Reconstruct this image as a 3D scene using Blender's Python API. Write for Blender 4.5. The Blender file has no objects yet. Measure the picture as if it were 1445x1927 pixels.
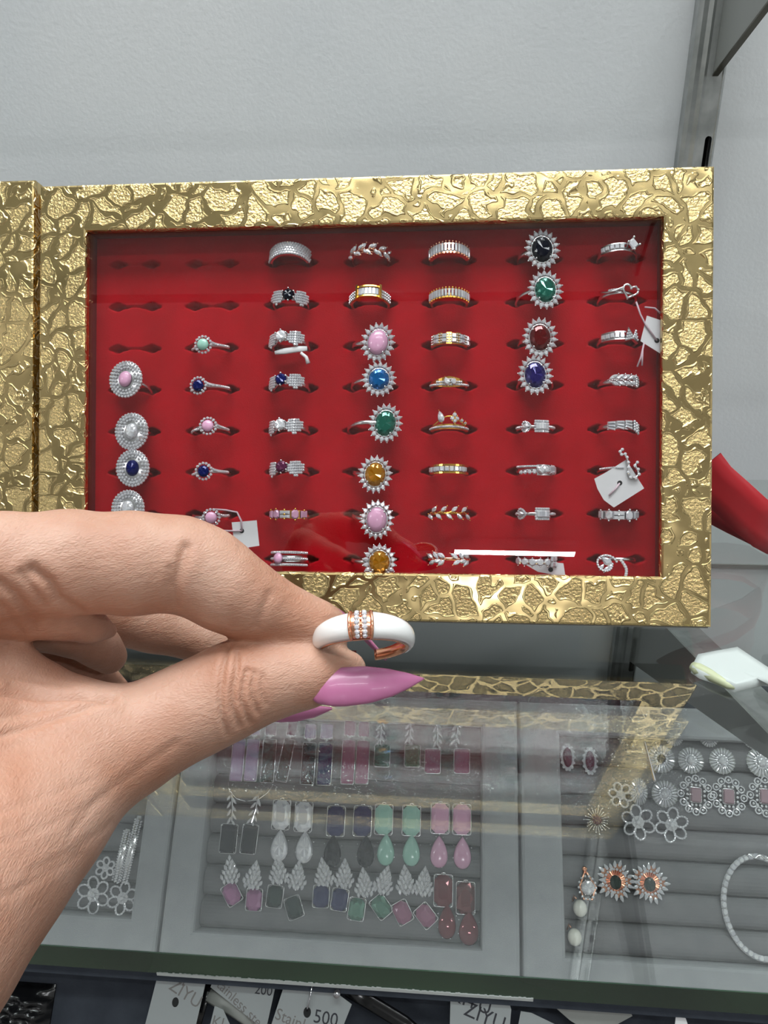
import bpy, math, random
import numpy as np
from mathutils import Vector, Matrix
random.seed(7)
S = bpy.context.scene
C = S.collection

# ------------------------------------------------------------------ camera, world, lamps, exposure
F_PX, CX, CY = 1447.0, 722.5, 963.5
def _n(v):
    v = np.array(v, float); return v / np.linalg.norm(v)
_Z = _n([-.022, -.899, -.437]); _X = np.array([.996, .008, -.0888]); _X = _n(_X - _Z * _X.dot(_Z)); _Y = np.cross(_Z, _X)
if _Y[2] < 0: _Y = -_Y
CM = np.array([_X, _Y, _Z])                       # camera (right, down, forward) -> room axes
CAM = Vector((0, 0, 1.30))
cam_d = bpy.data.cameras.new('camera'); cam = bpy.data.objects.new('camera', cam_d); C.objects.link(cam)
cam_d.sensor_fit = 'HORIZONTAL'; cam_d.sensor_width = 36; cam_d.lens = 36 * F_PX / 1445
cam_d.clip_start = .01; cam_d.clip_end = 50
R3 = Matrix(((CM[0][0], -CM[0][1], -CM[0][2]), (CM[1][0], -CM[1][1], -CM[1][2]), (CM[2][0], -CM[2][1], -CM[2][2])))
cam.matrix_world = Matrix.Translation(CAM) @ R3.to_4x4()
S.camera = cam
S.view_settings.view_transform = 'Standard'; S.view_settings.look = 'None'
S.view_settings.gamma = 1; S.view_settings.use_curve_mapping = False
S.view_settings.exposure = -0.12
S.cycles.use_denoising = True
S.cycles.max_bounces = 10; S.cycles.transparent_max_bounces = 24; S.cycles.glossy_bounces = 5; S.cycles.diffuse_bounces = 4
S.cycles.sample_clamp_indirect = 6; S.cycles.caustics_reflective = False; S.cycles.caustics_refractive = False

w = bpy.data.worlds.new('room_air'); S.world = w; w.use_nodes = True
w.node_tree.nodes['Background'].inputs[0].default_value = (.80, .88, 1, 1)
w.node_tree.nodes['Background'].inputs[1].default_value = .25

LAMPS = [  # centre x, y, z, length, width, watts   (ceiling tubes)
    (.02, .22, 2.56, 1.2, .44, 30),
    (.25, -.55, 2.56, 1.2, .05, 8),
    (-2.05, -1.2, 2.56, .6, .05, 10),
    (.33, -3.00, 2.54, .60, .055, 16),
    (1.9, -1.3, 2.56, .6, .05, 10),
]
def ray(px, py):
    v = CM @ np.array([(px - CX) / F_PX, (py - CY) / F_PX, 1.0]); return Vector(v)
def at(px, py, z):                                  # the point at depth z (m along the optical axis) seen at a pixel
    return CAM + ray(px, py) * z
def on(px, py, p0, nn):                             # where the sight line meets a plane
    r = ray(px, py); return CAM + r * ((p0 - CAM).dot(nn) / r.dot(nn))
def on_y(px, py, y): return on(px, py, Vector((0, y, 0)), Vector((0, 1, 0)))
def on_z(px, py, z): return on(px, py, Vector((0, 0, z)), Vector((0, 0, 1)))
def on_x(px, py, x): return on(px, py, Vector((x, 0, 0)), Vector((1, 0, 0)))

# ------------------------------------------------------------------ object helpers
def tag(o, label=None, cat=None, group=None, kind=None):
    if label: o['label'] = label
    if cat: o['category'] = cat
    if group: o['group'] = group
    if kind: o['kind'] = kind
    return o
def empty(name, M, label, cat, group=None):
    o = bpy.data.objects.new(name, None); C.objects.link(o); o.matrix_world = M; o.empty_display_size = .01
    return tag(o, label, cat, group)
def frame(o, x, y, z):
    M = Matrix((x, y, z)).transposed().to_4x4(); M.translation = o; return M
def put(name, me, parent=None, M=None):
    o = bpy.data.objects.new(name, me); C.objects.link(o)
    if parent: o.parent = parent
    if M is not None: o.matrix_local = M
    return o
I4 = Matrix.Identity(4)
def T(x, y, z): return Matrix.Translation((x, y, z))
def Rz(a): return Matrix.Rotation(a, 4, 'Z')
def Rx(a): return Matrix.Rotation(a, 4, 'X')
def Ry(a): return Matrix.Rotation(a, 4, 'Y')

class MB:
    def __init__(s): s.v = []; s.f = []; s.m = []; s.mi = 0
    def add(s, vs, fs, M=None):
        b = len(s.v)
        if M is not None: vs = [M @ Vector(p) for p in vs]
        s.v += [tuple(p) for p in vs]
        for q in fs: s.f.append([i + b for i in q]); s.m.append(s.mi)
        return s
    def box(s, lo, hi, M=None):
        (a, b, c), (d, e, f) = lo, hi
        return s.add([(a,b,c),(d,b,c),(d,e,c),(a,e,c),(a,b,f),(d,b,f),(d,e,f),(a,e,f)],
                     [(3,2,1,0),(4,5,6,7),(0,1,5,4),(1,2,6,5),(2,3,7,6),(3,0,4,7)], M)
    def prism(s, out, z0, z1, M=None, bev=0):
        n = len(out); vs = [(x, y, z0) for x, y in out]
        if bev:
            cx = sum(p[0] for p in out)/n; cy = sum(p[1] for p in out)/n
            ext = max(max(abs(p[0]-cx), abs(p[1]-cy)) for p in out); k = 1 - bev/ext
            vs += [(x, y, z1-bev) for x, y in out] + [(cx+(x-cx)*k, cy+(y-cy)*k, z1) for x, y in out]; L = 3
        else: vs += [(x, y, z1) for x, y in out]; L = 2
        fs = [tuple(range(n-1, -1, -1)), tuple(range((L-1)*n, L*n))]
        for l in range(L-1):
            for i in range(n):
                j = (i+1) % n; fs.append((l*n+i, l*n+j, (l+1)*n+j, (l+1)*n+i))
        return s.add(vs, fs, M)
    def gem(s, out, M=None, table=.62, crown=None, pav=None):
        n = len(out); cx = sum(p[0] for p in out)/n; cy = sum(p[1] for p in out)/n
        ext = min(max(abs(p[0]-cx) for p in out), max(abs(p[1]-cy) for p in out))
        c = ext*.42 if crown is None else crown; p_ = ext*.6 if pav is None else pav
        vs = [(x, y, 0) for x, y in out]
        k2 = (1+table)/2 + .06
        vs += [(cx+(out[i][0]*.5+out[(i+1)%n][0]*.5-cx)*k2, cy+(out[i][1]*.5+out[(i+1)%n][1]*.5-cy)*k2, c*.62) for i in range(n)]
        vs += [(cx+(x-cx)*table, cy+(y-cy)*table, c) for x, y in out]
        vs += [(cx+(x-cx)*.12, cy+(y-cy)*.12, -p_) for x, y in out]
        if n >= 10:
            g_ = random.Random(n); vs = [(x, y, z*(1+g_.uniform(-.16, .16))) if z > 0 else (x, y, z) for x, y, z in vs]
        fs = []
        for i in range(n):
            j = (i+1) % n
            fs += [(i, j, n+i), (j, n+j, n+i), (n+i, n+j, 2*n+j), (2*n+i, n+i, 2*n+j), (3*n+i, 3*n+j, j, i)]
        if n >= 10:
            vs.append((cx, cy, c*1.04)); fs += [(2*n+i, 2*n+(i+1) % n, 4*n) for i in range(n)]
        else: fs.append(tuple(range(2*n, 3*n)))
        fs.append(tuple(range(4*n-1, 3*n-1, -1)))
        return s.add(vs, fs, M)
    def step(s, out, M=None, h=.0008, table=.7):       # baguette / emerald cut
        n = len(out); cx = sum(p[0] for p in out)/n; cy = sum(p[1] for p in out)/n
        vs = []
        for k, z in ((.8, -h*.9), (1, -h*.2), (1, 0), ((1+table)/2, h*.65), (table, h)):
            vs += [(cx+(x-cx)*k, cy+(y-cy)*k, z) for x, y in out]
        fs = [tuple(range(n-1, -1, -1)), tuple(range(4*n, 5*n))]
        for l in range(4):
            for i in range(n):
                j = (i+1) % n; fs.append((l*n+i, l*n+j, (l+1)*n+j, (l+1)*n+i))
        return s.add(vs, fs, M)
    def cab(s, out, M=None, h=.002):                     # smooth domed stone
        n = len(out); vs = []; L = 5
        for l in range(L):
            a = l/(L-1)*math.pi/2*.94
            vs += [(x*math.cos(a), y*math.cos(a), h*math.sin(a)) for x, y in out]
        fs = [tuple(range(n-1, -1, -1)), tuple(range((L-1)*n, L*n))]
        for l in range(L-1):
            for i in range(n):
                j = (i+1) % n; fs.append((l*n+i, l*n+j, (l+1)*n+j, (l+1)*n+i))
        return s.add(vs, fs, M)
    def tube(s, pts, r, n=8, closed=False, M=None, flat=1.0, up=None):
        pts = [Vector(p) for p in pts]; L = len(pts); vs = []
        rr = r if isinstance(r, (list, tuple)) else [r]*L
        ref = Vector(up) if up is not None else None
        prev = None
        for i, p in enumerate(pts):
            if closed: t = pts[(i+1) % L] - pts[i-1]
            else: t = pts[min(i+1, L-1)] - pts[max(i-1, 0)]
            t.normalize()
            if ref is not None: a = ref - t*ref.dot(t)
            elif prev is None:
                a = t.orthogonal()
            else: a = prev - t*prev.dot(t)
            if a.length < 1e-9: a = t.orthogonal()
            a.normalize(); prev = a; b = t.cross(a)
            for k in range(n):
                q = 2*math.pi*k/n
                vs.append(p + a*(math.cos(q)*rr[i]*flat) + b*(math.sin(q)*rr[i]))
        fs = []
        for i in range(L if closed else L-1):
            for k in range(n):
                i2 = (i+1) % L; k2 = (k+1) % n
                fs.append((i*n+k, i*n+k2, i2*n+k2, i2*n+k))
        if not closed: fs += [tuple(range(n-1, -1, -1)), tuple(range((L-1)*n, L*n))]
        return s.add(vs, fs, M)
    def ball(s, c, r, M=None, n=6, sc=(1,1,1)):
        vs = [(c[0], c[1], c[2]-r*sc[2])]; m = max(3, n//2)
        for i in range(1, m):
            a = math.pi*i/m
            for k in range(n):
                q = 2*math.pi*k/n
                vs.append((c[0]+r*sc[0]*math.sin(a)*math.cos(q), c[1]+r*sc[1]*math.sin(a)*math.sin(q), c[2]-r*sc[2]*math.cos(a)))
        vs.append((c[0], c[1], c[2]+r*sc[2])); fs = []
        for k in range(n):
            fs.append((0, 1+(k+1) % n, 1+k)); fs.append((len(vs)-1, 1+(m-2)*n+k, 1+(m-2)*n+(k+1) % n))
        for i in range(m-2):
            for k in range(n):
                a = 1+i*n+k; b = 1+i*n+(k+1) % n; fs.append((a, b, b+n, a+n))
        return s.add(vs, fs, M)
    def mesh(s, name, mats, smooth=False):
        me = bpy.data.meshes.new(name); me.from_pydata(s.v, [], s.f)
        for m in (mats if isinstance(mats, (list, tuple)) else [mats]): me.materials.append(m)
        me.polygons.foreach_set('material_index', s.m)
        me.polygons.foreach_set('use_smooth', [smooth]*len(s.f)); me.update(); return me
    def build(s, name, mats, parent=None, M=None, smooth=False):
        return put(name, s.mesh(name, mats, smooth), parent, M)

def ell(rx, ry, n=16, a0=0): return [(rx*math.cos(2*math.pi*i/n+a0), ry*math.sin(2*math.pi*i/n+a0)) for i in range(n)]
def rect(rx, ry): return [(-rx, -ry), (rx, -ry), (rx, ry), (-rx, ry)]
def octa(rx, ry, c=.3):
    q = min(rx, ry)*c
    return [(-rx+q, -ry), (rx-q, -ry), (rx, -ry+q), (rx, ry-q), (rx-q, ry), (-rx+q, ry), (-rx, ry-q), (-rx, -ry+q)]
def pear(rx, ry, n=18):       # point at +y
    o = []
    for i in range(n):
        t = 2*math.pi*i/n; o.append((rx*math.sin(t)*math.sin(t/2)**.75*1.16, ry*math.cos(t)))
    return o[::-1]
def marq(rx, ry, n=10):       # points at +-y
    o = []
    for i in range(n): t = i/n; o.append((rx*math.sin(math.pi*t), -ry+2*ry*t))
    for i in range(n): t = i/n; o.append((-rx*math.sin(math.pi*t), ry-2*ry*t))
    return o
def round_rect(rx, ry, r, n=4):
    o = []
    for cx, cy, a in ((rx-r, -ry+r, -90), (rx-r, ry-r, 0), (-rx+r, ry-r, 90), (-rx+r, -ry+r, 180)):
        for i in range(n+1):
            t = math.radians(a+90*i/n); o.append((cx+r*math.cos(t), cy+r*math.sin(t)))
    return o

# ------------------------------------------------------------------ materials
def lin(c): return tuple(((x/255)/12.92 if x/255 <= .04045 else ((x/255+.055)/1.055)**2.4) for x in c) + (1,)
MATS = {}
def mat(name, rgb, rough=.5, metal=0, **kw):
    m = bpy.data.materials.new(name); m.use_nodes = True; b = m.node_tree.nodes['Principled BSDF']
    b.inputs['Base Color'].default_value = lin(rgb); b.inputs['Roughness'].default_value = rough; b.inputs['Metallic'].default_value = metal
    for k, v in kw.items(): b.inputs[k.replace('_', ' ')].default_value = v
    MATS[name] = m; return m
def nodes(m): return m.node_tree.nodes, m.node_tree.links, m.node_tree.nodes['Principled BSDF']
def N(m, t, **kw):
    n = m.node_tree.nodes.new(t)
    for k, v in kw.items():
        if k in n.inputs: n.inputs[k].default_value = v
        else: setattr(n, k, v)
    return n
def math_n(m, op, a, b=None, clamp=False):
    n = m.node_tree.nodes.new('ShaderNodeMath'); n.operation = op; n.use_clamp = clamp
    for i, x in enumerate((a, b)):
        if x is None: continue
        if isinstance(x, (int, float)): n.inputs[i].default_value = x
        else: m.node_tree.links.new(x, n.inputs[i])
    return n.outputs[0]
def bump(m, height, dist, strength=1.0):
    nd, ln, b = nodes(m); bp = N(m, 'ShaderNodeBump'); bp.inputs['Distance'].default_value = dist; bp.inputs['Strength'].default_value = strength
    ln.new(height, bp.inputs['Height']); ln.new(bp.outputs[0], b.inputs['Normal']); return bp
def noise_col(m, scale, c1, c2, detail=4, lo=.35, hi=.65, vec=None):
    nd, ln, b = nodes(m); no = N(m, 'ShaderNodeTexNoise'); no.inputs['Scale'].default_value = scale; no.inputs['Detail'].default_value = detail
    tc = N(m, 'ShaderNodeTexCoord'); ln.new(vec or tc.outputs['Object'], no.inputs['Vector'])
    r = N(m, 'ShaderNodeValToRGB'); r.color_ramp.elements[0].position = lo; r.color_ramp.elements[1].position = hi
    r.color_ramp.elements[0].color = lin(c1); r.color_ramp.elements[1].color = lin(c2)
    ln.new(no.outputs['Fac'], r.inputs[0]); ln.new(r.outputs[0], b.inputs['Base Color']); return no

# painted wall
M_wall = mat('wall_paint', (232, 234, 236), .75)
nz = noise_col(M_wall, 5, (226, 229, 232), (238, 239, 240)); n2 = N(M_wall, 'ShaderNodeTexNoise'); n2.inputs['Scale'].default_value = 420; n2.inputs['Detail'].default_value = 3
tcw = N(M_wall, 'ShaderNodeTexCoord'); M_wall.node_tree.links.new(tcw.outputs['Object'], n2.inputs['Vector']); bump(M_wall, n2.outputs['Fac'], .0004, .3)
M_wall2 = mat('shop_wall_paint', (215, 216, 214), .8)
M_ceil = mat('ceiling_paint', (225, 226, 224), .8)
M_floor = mat('floor_tile', (150, 146, 140), .35)
# gold embossed foil
def gold_foil():
    m = mat('gold_foil', (226, 199, 142), .18, 1.0); nd, ln, b = nodes(m)
    tc = N(m, 'ShaderNodeTexCoord'); wn = N(m, 'ShaderNodeTexNoise'); wn.inputs['Scale'].default_value = 70; wn.inputs['Detail'].default_value = 2
    ln.new(tc.outputs['Object'], wn.inputs['Vector'])
    mx = N(m, 'ShaderNodeVectorMath', operation='MULTIPLY_ADD'); mx.inputs[1].default_value = (.016, .016, .016)
    ln.new(wn.outputs['Color'], mx.inputs[0]); ln.new(tc.outputs['Object'], mx.inputs[2])
    vo = N(m, 'ShaderNodeTexVoronoi', feature='DISTANCE_TO_EDGE'); vo.inputs['Scale'].default_value = 92; ln.new(mx.outputs[0], vo.inputs['Vector'])
    d = vo.outputs['Distance']
    def smooth(a, c):
        q = N(m, 'ShaderNodeMapRange', interpolation_type='SMOOTHSTEP'); q.inputs['From Min'].default_value = a; q.inputs['From Max'].default_value = c
        ln.new(d, q.inputs['Value']); return q.outputs[0]
    up = smooth(.065, .095); dn = smooth(.105, .145)
    fine = N(m, 'ShaderNodeTexNoise'); fine.inputs['Scale'].default_value = 800; fine.inputs['Detail'].default_value = 4; ln.new(tc.outputs['Object'], fine.inputs['Vector'])
    mid = N(m, 'ShaderNodeTexNoise'); mid.inputs['Scale'].default_value = 38; ln.new(tc.outputs['Object'], mid.inputs['Vector'])
    inner = math_n(m, 'MULTIPLY', dn, math_n(m, 'MULTIPLY', math_n(m, 'SUBTRACT', fine.outputs['Fac'], .5), 1.7))
    h = math_n(m, 'SUBTRACT', up, math_n(m, 'MULTIPLY', dn, .95)); h = math_n(m, 'ADD', h, inner)
    h = math_n(m, 'ADD', h, math_n(m, 'MULTIPLY', mid.outputs['Fac'], 2.0))
    bump(m, h, .00042, .9)
    return m
M_gold = gold_foil()
# velvets
def velvet(name, c1, c2, sheen, rough=.95, sc=60):
    m = mat(name, c1, rough); b = nodes(m)[2]; noise_col(m, sc, c1, c2, 5, .3, .7)
    b.inputs['Sheen Weight'].default_value = sheen; b.inputs['Sheen Roughness'].default_value = .5; b.inputs['Specular IOR Level'].default_value = .1
    n2 = N(m, 'ShaderNodeTexNoise'); n2.inputs['Scale'].default_value = 2200; tc = N(m, 'ShaderNodeTexCoord')
    m.node_tree.links.new(tc.outputs['Object'], n2.inputs['Vector']); bump(m, n2.outputs['Fac'], .0003, .5); return m
M_red = velvet('red_velvet', (190, 8, 28), (172, 4, 20), .05)
M_redwall = mat('dark_red_lining', (120, 18, 24), .7)
M_grey = velvet('grey_velvet', (156, 158, 160), (145, 147, 150), .15)
M_roll = velvet('grey_velvet_roll', (118, 117, 119), (106, 106, 109), .15)
M_black = velvet('slate_board', (62, 66, 74), (52, 56, 64), .1)
M_under = mat('grey_lining_paper', (124, 121, 114), .55)
M_ribbon = mat('red_satin', (190, 14, 30), .38); nodes(M_ribbon)[2].inputs['Sheen Weight'].default_value = .3
# glass
def thin_glass(name, tint, f0=.045, gain=1.0, rough=0, bumps=None):
    m = bpy.data.materials.new(name); m.use_nodes = True; nt = m.node_tree; nt.nodes.clear()
    out = nt.nodes.new('ShaderNodeOutputMaterial'); tr = nt.nodes.new('ShaderNodeBsdfTransparent'); tr.inputs[0].default_value = tint
    gl = nt.nodes.new('ShaderNodeBsdfGlossy'); gl.inputs['Roughness'].default_value = rough
    lw = nt.nodes.new('ShaderNodeLayerWeight'); lw.inputs[0].default_value = .5
    p = math_n(m, 'POWER', lw.outputs['Facing'], 5); q = math_n(m, 'MULTIPLY', p, .95); fr = math_n(m, 'MULTIPLY', math_n(m, 'ADD', q, f0), gain, True)
    mx = nt.nodes.new('ShaderNodeMixShader'); nt.links.new(fr, mx.inputs[0]); nt.links.new(tr.outputs[0], mx.inputs[1]); nt.links.new(gl.outputs[0], mx.inputs[2])
    nt.links.new(mx.outputs[0], out.inputs[0])
    if bumps:
        no = nt.nodes.new('ShaderNodeTexNoise'); no.inputs['Scale'].default_value = bumps[0]; no.inputs['Detail'].default_value = 3
        tc = nt.nodes.new('ShaderNodeTexCoord'); nt.links.new(tc.outputs['Object'], no.inputs['Vector'])
        bp = nt.nodes.new('ShaderNodeBump'); bp.inputs['Distance'].default_value = bumps[1]; nt.links.new(no.outputs['Fac'], bp.inputs['Height']); nt.links.new(bp.outputs[0], gl.inputs['Normal'])
    return m
M_glass = thin_glass('shelf_glass', (.96, .98, .97, 1), .045, 1.6)
M_pane = thin_glass('pane_glass', (.98, .98, .98, 1), .045, 1.3)
M_film = thin_glass('cling_film', (.96, .96, .97, 1), .045, 1.0, .03, (90, .004))
M_tie = thin_glass('clear_tie', (.9, .9, .92, 1), .25, 1.0, .15)
M_edge = mat('green_glass_edge', (38, 66, 52), .15, 0)
noise_col(M_edge, 9, (26, 46, 36), (66, 96, 68), 2, .4, .75)
M_arris = mat('chipped_glass_arris', (190, 196, 194), .4)
# metals and stones
M_steel = mat('galvanised_steel', (176, 178, 178), .38, .75)
noise_col(M_steel, 90, (160, 163, 162), (186, 188, 187))
M_greymetal = mat('grey_painted_metal', (142, 144, 140), .45, .2)
M_silver = mat('silver', (232, 232, 234), .2, 1)
M_rose = mat('rose_gold', (242, 176, 142), .2, 1)
M_ygold = mat('yellow_gold', (244, 192, 92), .2, 1)
M_bronze = mat('dark_bronze', (70, 66, 52), .3, .8)
M_hookm = mat('chrome_hook', (200, 200, 205), .12, 1)
def stone(name, rgb, metal=.25, rough=.06, spec=.9): 
    m = mat(name, rgb, rough, metal); nodes(m)[2].inputs['Specular IOR Level'].default_value = spec; return m
M_cry = mat('crystal', (228, 228, 236), .08, .45)
def _painted_sparkle():                                        # small crystals: sparkle painted into the base colour, random tone per facet
    nd, ln, b = nodes(M_cry); g = N(M_cry, 'ShaderNodeNewGeometry'); no = N(M_cry, 'ShaderNodeTexWhiteNoise'); ln.new(g.outputs['True Normal'], no.inputs['Vector'])
    r = N(M_cry, 'ShaderNodeValToRGB'); r.color_ramp.elements[0].color = lin((214, 214, 222)); r.color_ramp.elements[1].color = lin((250, 250, 252))
    ln.new(no.outputs['Value'], r.inputs[0]); ln.new(r.outputs[0], b.inputs['Base Color'])
_painted_sparkle()
M_pink = stone('pink_cats_eye', (214, 160, 190), 0, .15, .6)
M_mint = stone('mint_stone', (150, 196, 180), 0, .15, .6)
M_navy = stone('navy_stone', (14, 22, 84), .2)
M_black_st = stone('black_stone', (12, 14, 26), .1)
M_blue = stone('sky_blue_stone', (0, 116, 196), .4)
M_teal = stone('teal_stone', (38, 128, 108), .4)
M_red_st = stone('red_stone', (120, 4, 12), .4)
M_violet = stone('violet_stone', (48, 36, 124), .4)
M_amber = stone('amber_stone', (214, 142, 14), .4)
M_plum = stone('plum_stone', (92, 40, 70), .3)
M_wine = stone('wine_stone', (104, 22, 34), .25)
M_dgreen = stone('dark_green_stone', (10, 40, 32), .12)
M_lgreen = stone('light_green_stone', (92, 160, 132), .3)
M_lav = stone('lavender_stone', (176, 150, 186), .1, .12)
M_pinkg = stone('pink_glass_stone', (206, 130, 186), .3)
M_mauve = stone('mauve_stone', (150, 92, 120), .05, .2, .5)
for m_ in (M_blue, M_teal, M_red_st, M_violet, M_amber, M_lgreen, M_pinkg):
    nodes(m_)[2].inputs['Transmission Weight'].default_value = .45; nodes(m_)[2].inputs['IOR'].default_value = 1.7
for m_ in (M_navy, M_black_st, M_dgreen, M_plum, M_wine): nodes(m_)[2].inputs['Specular IOR Level'].default_value = .4
M_pearl = mat('pearl', (226, 224, 214), .18, 0); nodes(M_pearl)[2].inputs['Coat Weight'].default_value = .6
M_paper = mat('white_paper', (232, 230, 232), .7)
M_string = mat('string', (216, 190, 200), .8)
M_card = mat('silver_grey_card', (150, 154, 155), .45, .1)
M_ink = mat('dark_ink', (70, 66, 64), .6)
M_hole = mat('dark_hole', (22, 22, 24), .8)
M_tape = mat('white_tape', (196, 203, 200), .5); 
M_tapeold = mat('yellowed_tape_edge', (190, 196, 160), .5)
M_bag = mat('black_plastic', (18, 18, 20), .18)
M_enamel = mat('white_enamel', (238, 238, 236), .1); nodes(M_enamel)[2].inputs['Coat Weight'].default_value = .5
M_nail = mat('pink_nail_polish', (170, 100, 138), .34); nodes(M_nail)[2].inputs['Coat Weight'].default_value = .15
def skin():
    m = mat('skin', (184, 140, 118), .5); nd, ln, b = nodes(m)
    tc = N(m, 'ShaderNodeTexCoord'); no = N(m, 'ShaderNodeTexNoise'); no.inputs['Scale'].default_value = 55; no.inputs['Detail'].default_value = 5; ln.new(tc.outputs['Object'], no.inputs['Vector'])
    r = N(m, 'ShaderNodeValToRGB'); r.color_ramp.elements[0].position = .32; r.color_ramp.elements[1].position = .68
    r.color_ramp.elements[0].color = lin((172, 124, 100)); r.color_ramp.elements[1].color = lin((194, 156, 136)); ln.new(no.outputs['Fac'], r.inputs[0])
    ln.new(r.outputs[0], b.inputs['Base Color'])
    b.inputs['Subsurface Weight'].default_value = .25; b.inputs['Subsurface Radius'].default_value = (1, .35, .2); b.inputs['Subsurface Scale'].default_value = .003
    b.inputs['Specular IOR Level'].default_value = .35
    mp = N(m, 'ShaderNodeMapping'); mp.inputs['Scale'].default_value = (1, 1, 2.6); mp.inputs['Rotation'].default_value = (.3, .5, .2); ln.new(tc.outputs['Object'], mp.inputs['Vector'])
    n1 = N(m, 'ShaderNodeTexNoise'); n1.inputs['Scale'].default_value = 260; n1.inputs['Detail'].default_value = 4; n1.inputs['Distortion'].default_value = 1.0; ln.new(mp.outputs[0], n1.inputs['Vector'])
    vo = N(m, 'ShaderNodeTexVoronoi', feature='DISTANCE_TO_EDGE'); vo.inputs['Scale'].default_value = 900; ln.new(mp.outputs[0], vo.inputs['Vector'])
    h = math_n(m, 'ADD', n1.outputs['Fac'], math_n(m, 'MULTIPLY', vo.outputs['Distance'], .5)); bump(m, h, .0008, .35); return m
M_skin = skin()
M_lamp = mat('lamp_housing', (230, 230, 230), .5)

# ------------------------------------------------------------------ the room
WALL_Y = .49; H0 = 1.30; GT = H0 - .2055; GTH = .0098; GF = .1348
def struct(name, mb, m, smooth=False): return tag(mb.build(name, m, smooth=smooth), kind='structure')
struct('wall_back', MB().box((-2.5, WALL_Y, 0), (2.5, WALL_Y+.02, 2.6)), M_wall)
struct('wall_front', MB().box((-2.5, -4.02, 0), (2.5, -4, 2.6)), M_wall2)
struct('wall_left', MB().box((-2.52, -4, 0), (-2.5, WALL_Y, 2.6)), M_wall2)
struct('wall_right', MB().box((2.5, -4, 0), (2.52, WALL_Y, 2.6)), M_wall2)
struct('ceiling', MB().box((-2.52, -4.02, 2.6), (2.52, WALL_Y+.02, 2.62)), M_ceil)
struct('floor', MB().box((-2.52, -4.02, -.02), (2.52, WALL_Y+.02, 0)), M_floor)
zs = on_y(1400, 1065, WALL_Y).z
struct('trim_1', MB().box((-2.5, WALL_Y-.0012, zs-.0016), (2.5, WALL_Y, zs+.0016)), M_greymetal)
for i, (x, y, z, L, W, P) in enumerate(LAMPS):
    M = Matrix.Translation((x, y, 2.575))
    t = empty('ceiling_tube_lamp', M, ['wide white ceiling lamp panel directly above the glass shelves', 'white ceiling tube lamp just behind the photographer',
        'white ceiling tube lamp in the middle of the shop', 'short white ceiling tube lamp at the rear of the shop', 'white ceiling tube lamp rear left of the shop'][i], 'lamp', 'ceiling tube lamps')
    MB().box((-L/2-.02, -W/2-.02, 0), (L/2+.02, W/2+.02, .025)).build('lamp_housing', M_lamp, t)
    ld = bpy.data.lights.new('tube_light', 'AREA'); ld.shape = 'RECTANGLE'; ld.size = L; ld.size_y = W; ld.energy = P; ld.color = (.96, .98, 1)
    lo = bpy.data.objects.new('tube_light', ld); C.objects.link(lo); lo.parent = t; lo.location = (0, 0, -.012 - (2.56 - z))

# ------------------------------------------------------------------ slotted upright and brackets
PY = WALL_Y - .012
xl, xr = on_y(1279, 306, PY).x, on_y(1342, 306, PY).x
def upright():
    root = empty('slotted_upright', T((xl+xr)/2, PY, .55), 'galvanised slotted steel upright fixed to the wall behind the gold box', 'shelf upright')
    W = (xr-xl)/2; D = WALL_Y - PY; h0, h1 = 0, 1.75; mb = MB()
    sx0, sx1 = -W + 2*W*.66, -W + 2*W*.86
    prof = [(-W, D), (-W, .003), (-W+.002, .0008), (-W+.0045, .0012), (-W+.0065, -.0004), (-W+.008, .0004), (sx0, .0002)]
    for (a, b), (c, d) in zip(prof, prof[1:]): mb.add([(a,b,h0),(c,d,h0),(c,d,h1),(a,b,h1)], [(0,1,2,3)])
    prof = [(sx1, .0002), (W-.0022, .0002), (W-.0016, -.0003), (W, .002), (W, D)]
    for (a, b), (c, d) in zip(prof, prof[1:]): mb.add([(a,b,h0),(c,d,h0),(c,d,h1),(a,b,h1)], [(0,1,2,3)])
    top = on_y(1331, 256, PY).z - .55; pitch = .066; sh = .03; zs_ = []
    k = top - pitch*40
    z = h0
    while k < h1:
        if k - sh > h0: zs_.append((k-sh, k))
        k += pitch
    cur = h0; r = (sx1-sx0)/2; cx = (sx0+sx1)/2
    for a, b in zs_:
        mb.add([(sx0,.0002,cur),(sx1,.0002,cur),(sx1,.0002,a),(sx0,.0002,a)], [(0,1,2,3)])
        for zc, s in ((b-r, 1), (a+r, -1)):
            arc = [(cx+r*math.cos(math.pi*i/8), .0002, zc+s*r*math.sin(math.pi*i/8)) for i in range(9)]
            e = b if s > 0 else a
            for i in range(8):
                p, q = arc[i], arc[i+1]; mb.add([p, q, (q[0], .0002, e), (p[0], .0002, e)], [(0,1,2,3)])
        for x in (sx0, sx1): mb.add([(x,.0002,a+r),(x,.0002,b-r),(x,.0016,b-r),(x,.0016,a+r)], [(0,1,2,3)])
        cur = b
    mb.add([(sx0,.0002,cur),(sx1,.0002,cur),(sx1,.0002,h1),(sx0,.0002,h1)], [(0,1,2,3)])
    mb.build('channel', M_steel, root)
    MB().box((sx0-.001, D-.002, h0), (sx1+.001, D-.001, h1)).build('channel_back', M_hole, root)
upright()
BX = on_y(1346, 141, PY).x
UZ = H0 + .122                                             # underside of the upper shelf
def plate(name, poly, t, m, parent, org):
    mb = MB(); n = len(poly)
    vs = [(-t/2, y-org.y, z-org.z) for y, z in poly] + [(t/2, y-org.y, z-org.z) for y, z in poly]
    fs = [tuple(range(n)), tuple(range(2*n-1, n-1, -1))] + [(i, i+n, (i+1) % n + n, (i+1) % n) for i in range(n)]
    mb.add(vs, fs); return mb.build(name, m, parent)
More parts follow.
